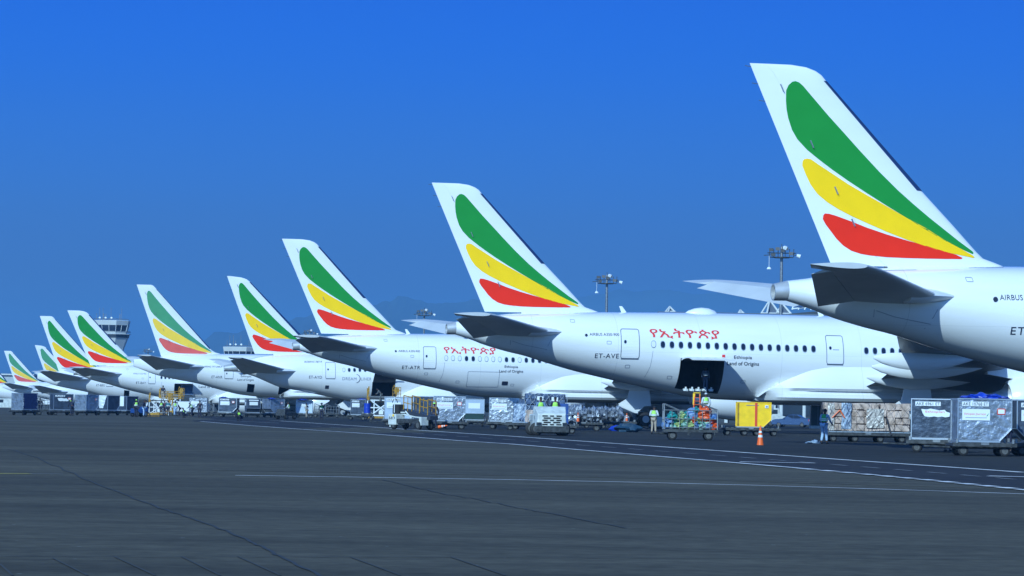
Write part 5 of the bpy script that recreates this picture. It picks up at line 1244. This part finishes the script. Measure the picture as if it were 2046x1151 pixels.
c_ = cone(876, 858, 'small orange cone fallen beside the dolly of the big silver container', .75); c_.rotation_euler = (R(80),0,R(60)); c_.location.z += .15
# cargo loader at the ET-AYD hold
def cargo_loader(loc, rz, label, s=1.0, low=False):
    t = empty('cargo_loader', loc, rz, label, 'cargo loader', 'scissor lift cargo loaders'); t.scale = (s,)*3
    m = MB()
    for z in (.45, 1.35, 2.2): m.box((.9,0,z),(2.6,.14,.12)).box((.9,1.9,z),(2.6,.14,.12))
    for k in range(3): m.box((0.2+k*.8,0,1.3),(.12,.12,1.8)) if k != 1 else m.box((1.0,-.02,.9),(.5,.1,.6))
    m.tube([(-.1,-.1,.5),(2.0,-.1,2.1)],.08).tube([(2.0,-.14,.5),(-.1,-.14,2.1)],.08); m.build('scissor_frame', LABW, t)
    MB().box((.95,.95,.25),(3.0,2.2,.22)).build('base_frame', YELD, t); MB().box((.95,.95,2.42),(2.9,2.3,.14)).build('lift_deck', STEEL, t)
    for x in (-.55, 2.6):
        m = MB().box((x,-.15,2.9),(.18,.2,1.3)).box((x+.12,-.15,3.3),(.14,.16,.9)).box((x+.05,-.18,2.4),(.30,.28,.42)); m.build('yellow_guide_post', YELD, t)
        MB().box((x,-.15,1.1),(.12,.14,2.1)).build('white_leg', LABW, t)
    m = MB()
    for z in (2.55,2.95,3.35,3.7): m.tube([(2.3,-.15,z),(3.2,-.15,z)],.035)
    for x in (2.3,2.6,2.9,3.2): m.tube([(x,-.15,2.5),(x,-.15,3.7)],.035)
    m.box((2.75,-.12,3.35),(.55,.14,.5)).box((2.6,-.12,2.85),(.3,.14,.35)).box((2.45,-.2,3.85),(.12,.12,.2))
    m.build('control_frame', YELD, t)
    for x in (0,1.9): wheel((x,-.2,.25),.25,.2,t)
    return t
q = at(747, 340); cargo_loader(q+Vector((0,-4,0)), R(4), 'cargo loader with yellow posts and white scissor frame at the ET-AYD hold')
person(q+Vector((.9,-4.2,2.0)), R(90), 'lean', 'person in grey working inside the white scissor frame', mat('grey_cloth',(.12,.13,.13),.8), mat('grey_cloth',(.12,.13,.13)))
# containers further left
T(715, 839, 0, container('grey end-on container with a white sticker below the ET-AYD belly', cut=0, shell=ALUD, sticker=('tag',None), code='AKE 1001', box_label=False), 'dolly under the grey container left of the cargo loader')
k_ = [o for o in COL.objects if o.get('label','').startswith('grey end-on')][0]; k_.scale = (.76,1,1)
b = MB().cyl((0,0,0),(0,0,.95),.33,n=24).cyl((0,0,.95),(0,0,1.0),.35,n=24).cyl((0,0,.3),(0,0,.34),.345,n=24).build('blue_barrel', TARP, smooth=True); b.location = at(734,300)+Vector((0,0,.75)); tag(b, 'bright blue barrel on the small cart by the cargo loader', 'barrel')
d_ = make_dolly('barrel_cart', 'small dark cart carrying the blue barrel', L=1.2, D=1.0, h=.72, group='small carts'); d_.location = at(734,300)
cage_cart('caged cart with tall bars left of the grey container, right one of two', 1.9, 1.4, .5, .95, 663, 834, 0, bars=5)
cage_cart('caged cart with tall bars beside the standing man, left one of two', 1.15, 1.4, .5, .95, 636, 834, 0, bars=4)
person(at(643, 292), R(180), 'stand', 'person in a green vest behind the two caged carts', NAVY, NAVY, VESTG)
person(G(613, 836), R(60), 'phone', 'man in a dark vest holding a clipboard before the pale blue container', KHAKI, KHAKI, NAVY)
T(607, 834.5, 2, container('pale blue white container under a blue tarpaulin behind the man with a clipboard', cut=0, shell=mat('white_blue_container',(.55,.66,.82),.4,var=.15), code='AKE 4079 ET', sticker=('tag',None), box_label=False), 'dolly under the pale blue white container')
tarp(603, 834.5, 'crumpled blue tarpaulin on the pale blue white container', .75)
tarp(722, 839, 'thin blue tarpaulin on the grey end-on container', .6)
tr = empty('small_tractor', at(572, 290), R(60), 'small dark tractor with a worker left of the pale blue container', 'tractor')
MB().box((0,0,.55),(2.1,1.1,.4)).box((-.6,0,.85),(.7,1.0,.35)).build('tractor_body', STEEL, tr, bevel=.05); MB().tube([(-.2,-.2,.9),(-.35,-.2,1.25),(-.45,.1,1.25)],.03).build('steering_wheel', BLACK, tr); MB().box((.5,0,.85),(.5,.6,.12)).build('seat', BLACK, tr)
for x in (-.7,.7):
    for y in (-.5,.5): wheel((x,y,.28),.28,.2,tr)
person(at(577, 290)+Vector((0,-.1,.85)), R(80), 'sit', 'person in a lime and white vest seated on the small dark tractor', WHITEC, NAVY, VEST)
T(545, 834.5, 42, container('silver container turned so two faces show, left of the small tractor', shell=ALU, cut=-1, box_label=True), 'dolly under the turned silver container')
tarp(541, 834.5, 'small blue tarpaulin on the turned silver container', .55)
T(503, 834, -78, container('grey container with a dark slanted lower face, fourth from the small tractor', shell=ALUD, sticker=('tag',None), code='AKE 1044', box_label=False, cut=1), 'dolly under the grey container with the slanted face')
k_ = [o for o in COL.objects if o.get('label','').startswith('grey container with a dark slanted')][0]
MB().box((.99,0,1.05),(.02,.95,.38)).box((.99,0,1.42),(.02,1.1,.12)).build('end_sticker', LABW, k_)
T(456, 833.5, -6, container('grey container with a white sticker and cut corner above the crouching man', shell=ALUD, sticker=('tag',None), code='AKE 1098 ET'), 'dolly under the grey container by the crouching man')
tarp(444, 833.5, 'dark blue tarpaulin on the grey container by the crouching man', .5)
b = MB().cyl((0,0,0),(0,0,.35),.18,n=14).build('blue_bucket', TARP); b.location = G(444,833); tag(b, 'tiny blue bucket under the grey container', 'bucket')
person(G(479, 840.5), R(150), 'crouch', 'crouching worker in a lime vest in front of the container row', NAVY, NAVY, VEST)
cage_cart('pale caged cart left of the grey containers', 1.3, 1.4, .5, 1.0, 415, 831.5, 0, bars=5, diag=False)
t_ = container('small silver container far behind the pale caged cart', cut=0, shell=ALU, code=None, sticker=('tag',None), box_label=False); t_.location = at(397, 345)+Vector((0,0,.5)); place(ndolly(), at(397, 345), 0, 'dolly under the small far silver container')
t_ = container('small white container far left beside the yellow loader', cut=0, shell=LABW, box_label=False); t_.location = at(369, 350)+Vector((0,0,.5)); t_.scale = (.75,1,.75); place(ndolly(), at(369, 350), 0, 'dolly under the small far white container')
person(G(369, 834.5), R(120), 'crouch', 'crouching worker in a lime vest below the yellow loader', NAVY, NAVY, VEST)
person(at(399, 300), R(10), 'stand', 'person in dark clothes before the small far silver container', NAVY, NAVY)
person(at(384, 330), R(60), 'lean', 'bending worker in a lime vest near the small white container', NAVY, NAVY, VEST)
# loaders and crew at the ET-BAY hold
q = at(305, 345); cargo_loader(q, R(2), 'low cargo loader with a yellow post left of the crew below the ET-BAY airliner', .72)
person(q+Vector((1.2,-.2,2.49*.72)), R(160), 'stand', 'person in khaki trousers standing high on the left cargo loader', NAVY, KHAKI)
q = at(343, 352); cargo_loader(q+Vector((-1.0,0,.3)), R(-8), 'tall yellow cargo loader directly below the open ET-BAY hold', .8)
m = MB(); rnd = random.Random(11)
gt = empty('yellow_bridge', at(344, 349)+Vector((0,0,0)), 0, 'yellow loading bridge on thin legs in front of the open ET-BAY hold', 'loading bridge')
for z in (2.0,2.3,2.6,2.85): m.tube([(-1.3,0,z),(1.3,0,z)],.035)
for k in range(10): m.tube([(-1.3+k*.29,0,2.0),(-1.3+k*.29+.1*(k%3-1),0,2.55+.15*(k%3))],.035)
for k in range(7): m.box((rnd.uniform(-1.1,1.1),-.05,rnd.uniform(2.1,2.8)),(.12+rnd.uniform(0,.16),.12,.12+rnd.uniform(0,.14)))
m.build('bridge_frame', YELD, gt); MB().tube([(-.5,0,0),(-.2,0,2.1)],.06).tube([(.1,0,0),(0,0,2.1)],.09).tube([(-.5,0,.6),(.1,0,1.6)],.05).build('bridge_legs', YELD, gt)
for k, (px, Y, rz, pose, tp_, bt, vs_, lb) in enumerate([
    (322, 330, 200, 'stand', NAVY, NAVY, VEST, 'worker in a pale lime vest, leftmost of the group below the yellow bridge'),
    (329, 336, 150, 'stand', mat('maroon_cloth',(.08,.02,.04),.8), NAVY, None, 'worker in maroon in the middle of the group below the yellow bridge'),
    (336, 328, 170, 'stand', mat('teal_cloth',(.02,.16,.20),.8), NAVY, mat('teal_cloth',(.02,.16,.20)), 'worker in a teal vest under the yellow bridge'),
    (350, 326, 190, 'walk', WHITEC, BOILER, VEST, 'worker in a bright lime vest and blue trousers beside the yellow bridge legs'),
    (358, 334, 90, 'lean', NAVY, NAVY, None, 'worker in black leaning beside the white container'),
    (312, 350, 100, 'stand', WHITEC, WHITEC, None, 'worker all in white behind the loader frame'),
    (288, 290, 250, 'stand', NAVY, BOILER, None, 'worker in blue beside the small blue tractor at left'),
    (294, 300, 120, 'walk', WHITEC, NAVY, None, 'worker in a pale shirt walking right of the small blue tractor'),
    (272, 286, 200, 'stand', NAVY, NAVY, VEST, 'worker in a lime cap standing behind the small blue tractor')]):
    person(at(px, Y), R(rz), pose, lb, tp_, bt, vs_, cap=VEST if k == 8 else None)
b = empty('yellow_ramp', at(303, 310), 0, 'low yellow ramp block on the tarmac left of the crew', 'ramp'); MB().prism([(-.9,0),(.9,0),(.9,.45),(-.9,.32)],-.4,.4).build('ramp_block', YELD, b, bevel=.03); MB().tube([(-.9,-.42,.1),(.9,-.42,.1)],.04).build('ramp_rail', STEEL, b); wheel((-1.0,-.3,.17),.17,.1,b)
# blue tractor at left
bt = empty('blue_tractor', at(278, 292), R(215), 'small blue tow tractor pulling the dark container train', 'tow tractor'); bt.scale = (.75,.75,.85)
MB().box((0,0,.7),(1.9,1.3,.55)).box((-.55,0,1.05),(.8,1.25,.25)).build('tractor_body', BLUEP, bt, bevel=.06); MB().box((.5,0,1.05),(.6,1.0,.14)).build('seat', BLACK, bt); MB().tube([(-.1,0,1.1),(-.25,0,1.45),(-.3,.2,1.45)],.03).build('steering_wheel', BLACK, bt)
for x in (-.62,.62):
    for y in (-.6,.6): wheel((x,y,.35),.35,.26,bt)
# left train
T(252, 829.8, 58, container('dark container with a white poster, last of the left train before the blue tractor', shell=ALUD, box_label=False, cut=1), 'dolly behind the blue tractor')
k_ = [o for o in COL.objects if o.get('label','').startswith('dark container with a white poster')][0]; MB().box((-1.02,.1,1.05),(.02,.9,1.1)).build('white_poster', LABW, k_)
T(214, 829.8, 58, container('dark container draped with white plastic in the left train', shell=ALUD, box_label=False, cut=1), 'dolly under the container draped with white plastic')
k_ = [o for o in COL.objects if o.get('label','').startswith('dark container draped')][0]; rr_ = []; rnd = random.Random(3)
for k in range(7): z = .25+1.4*k/6; w_ = .25+.5*(k/6); rr_.append([(-1.03-rnd.uniform(0,.08), .1-w_, z),(-1.06-rnd.uniform(0,.1),.1,z),(-1.03-rnd.uniform(0,.08),.1+w_,z),(-.99,.1+w_,z),(-.99,.1-w_,z)])
MB().loft(rr_).build('white_plastic_drape', mat('white_plastic',(.65,.70,.75),.3,bump=1,bscale=6), k_)
T(171, 829.8, 58, container('container with a bright left face and dark right face in the left train', shell=ALU, box_label=True, cut=1), 'dolly under the two toned container')
T(120, 829.8, 24, container('silver container with scraps of torn label in the left train', shell=ALUD, box_label=True, cut=0, code='AKE', sticker=('torn','')), 'dolly under the container with scraps of label')
t_ = container('open container with a deep blue curtain at the far left', shell=ALU, box_label=False, cut=0); T(46, 829.5, 55, t_, 'dolly under the far left container'); MB().box((0,-.78,.85),(1.9,.03,1.5)).build('blue_curtain', mat('navy_curtain',(.008,.02,.10),.7,bump=1,bscale=4), t_)
m = MB(); rnd = random.Random(8)
for k in range(14): m.box((rnd.choice((-.95,.95))+rnd.uniform(-.03,.03),-.80,.2+k*.1),(.05,.03,.05))
m.build('curtain_hook', LABW, t_)
person(at(80, 300), R(30), 'stand', 'person in black between the far left container and the next one', NAVY, NAVY)
person(at(144, 290), R(30), 'lean', 'person in dark clothes with a lime cap at the end of the labelled container', NAVY, NAVY, None, cap=VEST)
for c in list(kids(D)):
    for g_ in list(kids(c)): bpy.data.objects.remove(g_)
    bpy.data.objects.remove(c)
bpy.data.objects.remove(D)
# ================================================================== BUILDINGS AND MASTS
def mast(px, ytop, label, Hm=25.0, lean=RHO):
    e = 1.6+0; p0 = ray(px, ytop); Y = None
    v = at_depth(px, ytop, 1).z-CH   # slope per metre of depth
    Y = (Hm-5-CH)/v if v > 0 else 500
    for _ in range(5): Y = (Hm+gz(Y)-CH)/v
    b = at_depth(px, ytop, Y); t = empty('floodlight_mast', (b.x, Y, gz(Y)), 0, label, 'mast', 'floodlight masts behind the aircraft'); t.rotation_euler = (0, 0, 0)
    MB().cyl((0,0,0),(0,0,Hm),.34,.19,n=16).build('pole', GALV, t, smooth=True)
    m = MB(); m.cyl((0,0,Hm-1.6),(0,0,Hm-1.45),1.1,n=16)
    m.tube([(-2.0,0,Hm-.9),(2.0,0,Hm-.9)],.07).tube([(-1.6,0,Hm-1.5),(1.6,0,Hm-1.5)],.07)
    for x in (-1.7,-1.1,-.5,.5,1.1,1.7): m.tube([(x,0,Hm-1.5),(x,0,Hm-.3)],.05)
    m.tube([(0,0,Hm-.3),(0,0,Hm+.4)],.04); m.build('headframe', STEEL, t)
    for k, (x, z) in enumerate([(-1.5,Hm-.5),(-.6,Hm-.35),(.6,Hm-.3),(1.3,Hm-1.0),(-1.2,Hm-1.2),(.1,Hm-.6)]):
        MB().loft([[(x-.3,-.35,z-.2),(x+.3,-.35,z-.2),(x+.3,-.25,z+.25),(x-.3,-.25,z+.25)],[(x-.12,.15,z-.05),(x+.12,.15,z-.05),(x+.12,.15,z+.2),(x-.12,.15,z+.2)]]).build('floodlight', STEEL if k not in (1,3) else RIMM, t)
    for x in (-1.9, 2.1):
        MB().box((x,0,Hm-1.2),(1.2,.1,.1),ry=R(12 if x > 0 else -6)).build('sensor_arm', STEEL, t)
    MB().tube([(-1.75,0,Hm-1.3),(-1.75,0,Hm-2.9)],.035).cyl((-1.75,0,Hm-3.2),(-1.75,0,Hm-2.9),.35,.2,n=12).build('hanging_camera', LABW, t)
    MB().cyl((2.1,-.1,Hm-1.2),(2.6,-.1,Hm-1.35),.22,.3,n=12).build('cone_lamp', LABW, t)
    MB().cyl((.45,-.1,Hm-.2),(.55,-.35,Hm-.2),.34,.28,n=16).build('dish', LABW, t)
    return t
mast(1562, 493, 'tallest floodlight mast, behind the near tail cone'); mast(1213, 549, 'floodlight mast above the roof of the ET-AVE airliner'); mast(848, 618, 'floodlight mast head left of the ET-AVE tail cone')
mast(619, 659, 'small floodlight mast head between the ET-AYD and ET-ATR fins'); mast(296, 697, 'farthest floodlight mast head just right of the control tower')
# terminal building with pyramid roof frames
tY = 470.0; tx0 = at_depth(1330, 800, tY).x; zt = at_depth(1560, 630, tY).z
tb_ = empty('terminal_building', (tx0, tY, gz(tY)), 0, 'dark terminal building with pyramid roof frames behind the ET-AVE airliner', 'terminal')
Ht = zt-gz(tY)-.2
MB().box((60,20,Ht/2),(120,40,Ht)).build('wall', DARKST, tb_); MB().box((61,19.5,Ht+.2),(125,43,.4)).build('roof_edge', ROOFG, tb_)
for fl in range(3): MB().box((60,-.06,2.2+fl*4.2),(116,.1,1.8)).build('window_band', GLASS, tb_)
m = MB()
for k in range(16): m.box((2+k*7.6,-.3,Ht/2),(.5,.5,Ht))
m.build('facade_pilaster', CONCR, tb_)
rf = MB(); xr = at_depth(1565, 620, tY).x-tx0; rf.loft([[(xr,0,Ht+.4),(xr+60,0,Ht+.4),(xr+60,0,Ht+4.5),(xr+12,0,Ht+1.6)],[(xr,30,Ht+.4),(xr+60,30,Ht+.4),(xr+60,30,Ht+4.5),(xr+12,30,Ht+1.6)]]).build('sloping_roof', DARKST, tb_)
for px, hp, wp in ((1340,.95,.9),(1541,2.3,1.7),(1567,1.7,1.4),(1482,.6,.5)):
    x = at_depth(px, 620, tY).x-tx0; m = MB(); ap = (x,3,Ht+.4+hp)
    for a in ((x-wp*.9,1,Ht+.4),(x+wp*.9,1,Ht+.4),(x-wp*.4,0,Ht+.4),(x+wp*.5,5,Ht+.4)): m.tube([a, ap],.16)
    m.tube([(x-wp*.9,1,Ht+.5),(x+wp*.9,1,Ht+.5)],.14); f_ = m.build('pyramid_frame', CONCR, tb_)
    MB().add([(x-wp*.35,1.2,Ht+.4),(x+wp*.75,1.2,Ht+.4),(x,2.8,Ht+.2+hp)],[(0,1,2)]).build('pyramid_panel', ROOFG, f_)
m = MB(); x = at_depth(1585,616,tY).x-tx0
for k in range(7): m.tube([(x+k*1.0,2,Ht+1.2),(x+.7+k*1.0,2,Ht+3.4)],.12)
m.tube([(x,2,Ht+1.3),(x+9,2,Ht+2.6)],.12).tube([(x+1,2,Ht+3.4),(x+9,2,Ht+3.8)],.1); m.build('lattice_truss', LABW, tb_)
# dark low pier under the far aircraft, seen between wheels and carts
pr = empty('low_pier_building', (at_depth(560, 800, 620).x, 620, gz(620)), R(8), 'long low dark pier building seen between the carts under the far aircraft', 'building')
MB().box((20,8,2.6),(120,16,5.2)).build('wall', DARKST, pr); MB().box((20,8,5.3),(122,17,.3)).build('roof', ROOFG, pr)
for k in range(14): MB().box((-34+k*8,-.05,3.2),(5,.08,1.4)).build('window', GLASS, pr)
# hangar at far left
hp_ = at_depth(-40, 800, 1100); hg = empty('hangar', (hp_.x-20, 1100, gz(1100)), 0, 'large pale hangar wall at the far left edge', 'hangar')
zt = at_depth(20, 749, 1100).z-gz(1100); MB().box((10,25,zt/2),(58,50,zt)).build('wall', mat('pale_hangar_sheet',(.42,.46,.48),.6,var=.1,vscale=.1,stretch=(8,1,1)), hg); MB().box((10,25,zt+.15),(60,52,.5)).build('roof_edge', CONCR, hg)
# control towers
def tower(px0, px1, ytop, Y, label, dark=False):
    a = at_depth(px0, ytop, Y); b = at_depth(px1, ytop, Y); w = b.x-a.x; cx = (a.x+b.x)/2; zt = a.z; g = gz(Y)
    t = empty('control_tower', (cx, Y, g), 0, label, 'control tower', 'airport control towers'); h = zt-g; k = w/10.5
    def ringp(r, z, n=8): return [(r*math.cos(math.pi*(2*i+1)/n), r*math.sin(math.pi*(2*i+1)/n), z) for i in range(n)]
    R0 = w/2/math.cos(math.pi/8)
    MB().loft([ringp(R0*.58, 0), ringp(R0*.62, h-10*k), ringp(R0*.70, h-8*k), ringp(R0*.91, h-4.9*k)]).build('shaft', CONCR, t)
    MB().loft([ringp(R0*.94, h-4.9*k), ringp(R0*.96, h-4.0*k)]).build('dark_band', DARKST, t)
    MB().loft([ringp(R0*1.04, h-4.0*k), ringp(R0*1.04, h-3.85*k)]).loft([ringp(R0*.84, h-3.85*k), ringp(R0*.85, h-3.2*k)]).build('balcony', CONCR, t)
    rl = MB()
    for z in (h-3.4*k, h-3.1*k): P_ = ringp(R0*1.03, z); rl.tube(P_+[P_[0]], .05*k)
    rl.build('balcony_rail', GALV, t)
    MB().loft([ringp(R0*.845, h-3.2*k), ringp(R0*.93, h-1.35*k)]).build('cab_glass', GLASS, t)
    m = MB(); lo, hi = ringp(R0*.86, h-3.2*k), ringp(R0*.945, h-1.35*k)
    for i in range(8):
        j = (i+1) % 8
        for f_ in (0,.5): m.tube([Vector(lo[i]).lerp(Vector(lo[j]), f_), Vector(hi[i]).lerp(Vector(hi[j]), f_)], .07*k)
    m.build('cab_mullion', LABW, t)
    MB().loft([ringp(R0*.95, h-1.35*k), ringp(R0*1.0, h-.1*k), ringp(R0*.98, h)]).build('cab_roof', CONCR, t)
    m = MB(); rnd = random.Random(4)
    for i in range(13): x = rnd.uniform(-.4,.4)*w; y = rnd.uniform(-.2,.2)*w; z = rnd.choice((.8,1.2,2.0,3.6))*k; m.tube([(x,y,h),(x,y,h+z)],.06*k)
    P_ = ringp(R0*.9, h+.45*k); m.tube(P_+[P_[0]], .05*k); m.build('antenna', GALV, t)
    for i in range(3): MB().cyl((-.3*w+i*.16*w,-.1*w,h+.7*k),(-.3*w+i*.16*w,-.15*w,h+.75*k),.28*k,n=14).build('dish', LABW, t)
    for z in (h-6.2*k, h-8.6*k): MB().box((.0,-R0*.62,z),(1.7*k,.5,.5*k)).build('slot_window', GLASS, t)
    return t
tower(186, 259, 640, 900, 'white control tower with dark cab windows behind the ET-BAY fin')
tower(447, 516, 693, 1000, 'second lower control tower cab with antennas beside the ET-AYD fin')
# white service vehicles at the far left behind the carts
cage_cart('dark caged cart in the gap right of the far left container', 1.8, 1.4, .5, .95, 86, 829.0, 20, bars=5)
for px, Y, lb in ((12, 480, 'white service van far behind the left container'),):
    t = empty('service_van', at(px, Y), R(6), lb, 'van'); MB().loft([[(-2.2,-.9,.4),(2.2,-.9,.4),(2.2,-.9,1.9),(-1.3,-.9,1.9),(-1.9,-.9,1.2),(-2.25,-.9,1.0)],[(-2.2,.9,.4),(2.2,.9,.4),(2.2,.9,1.9),(-1.3,.9,1.9),(-1.9,.9,1.2),(-2.25,.9,1.0)]]).build('van_body', WTRUCK, t, bevel=.08)
    MB().box((-.9,-.915,1.5),(1.0,.02,.5)).build('van_window', GLASS, t)
    for x in (-1.4,1.4): wheel((x,-.85,.35),.35,.22,t); wheel((x,.85,.35),.35,.22,t)
# ================================================================== HAZE
hz = MB().box((0, 7600, 204), (17000, 15400, 428)).build('haze', None)
hz.data.materials.clear(); hm = bpy.data.materials.new('haze'); hm.use_nodes = True; t = hm.node_tree; t.nodes.clear()
ho = N(t, 'ShaderNodeOutputMaterial'); pv = N(t, 'ShaderNodeVolumePrincipled'); pv.inputs['Color'].default_value = (.20,.51,.90,1); pv.inputs['Density'].default_value = 0.00014; pv.inputs['Anisotropy'].default_value = 0
t.links.new(pv.outputs[0], ho.inputs['Volume']); hz.data.materials.append(hm); tag(hz, kind='stuff')
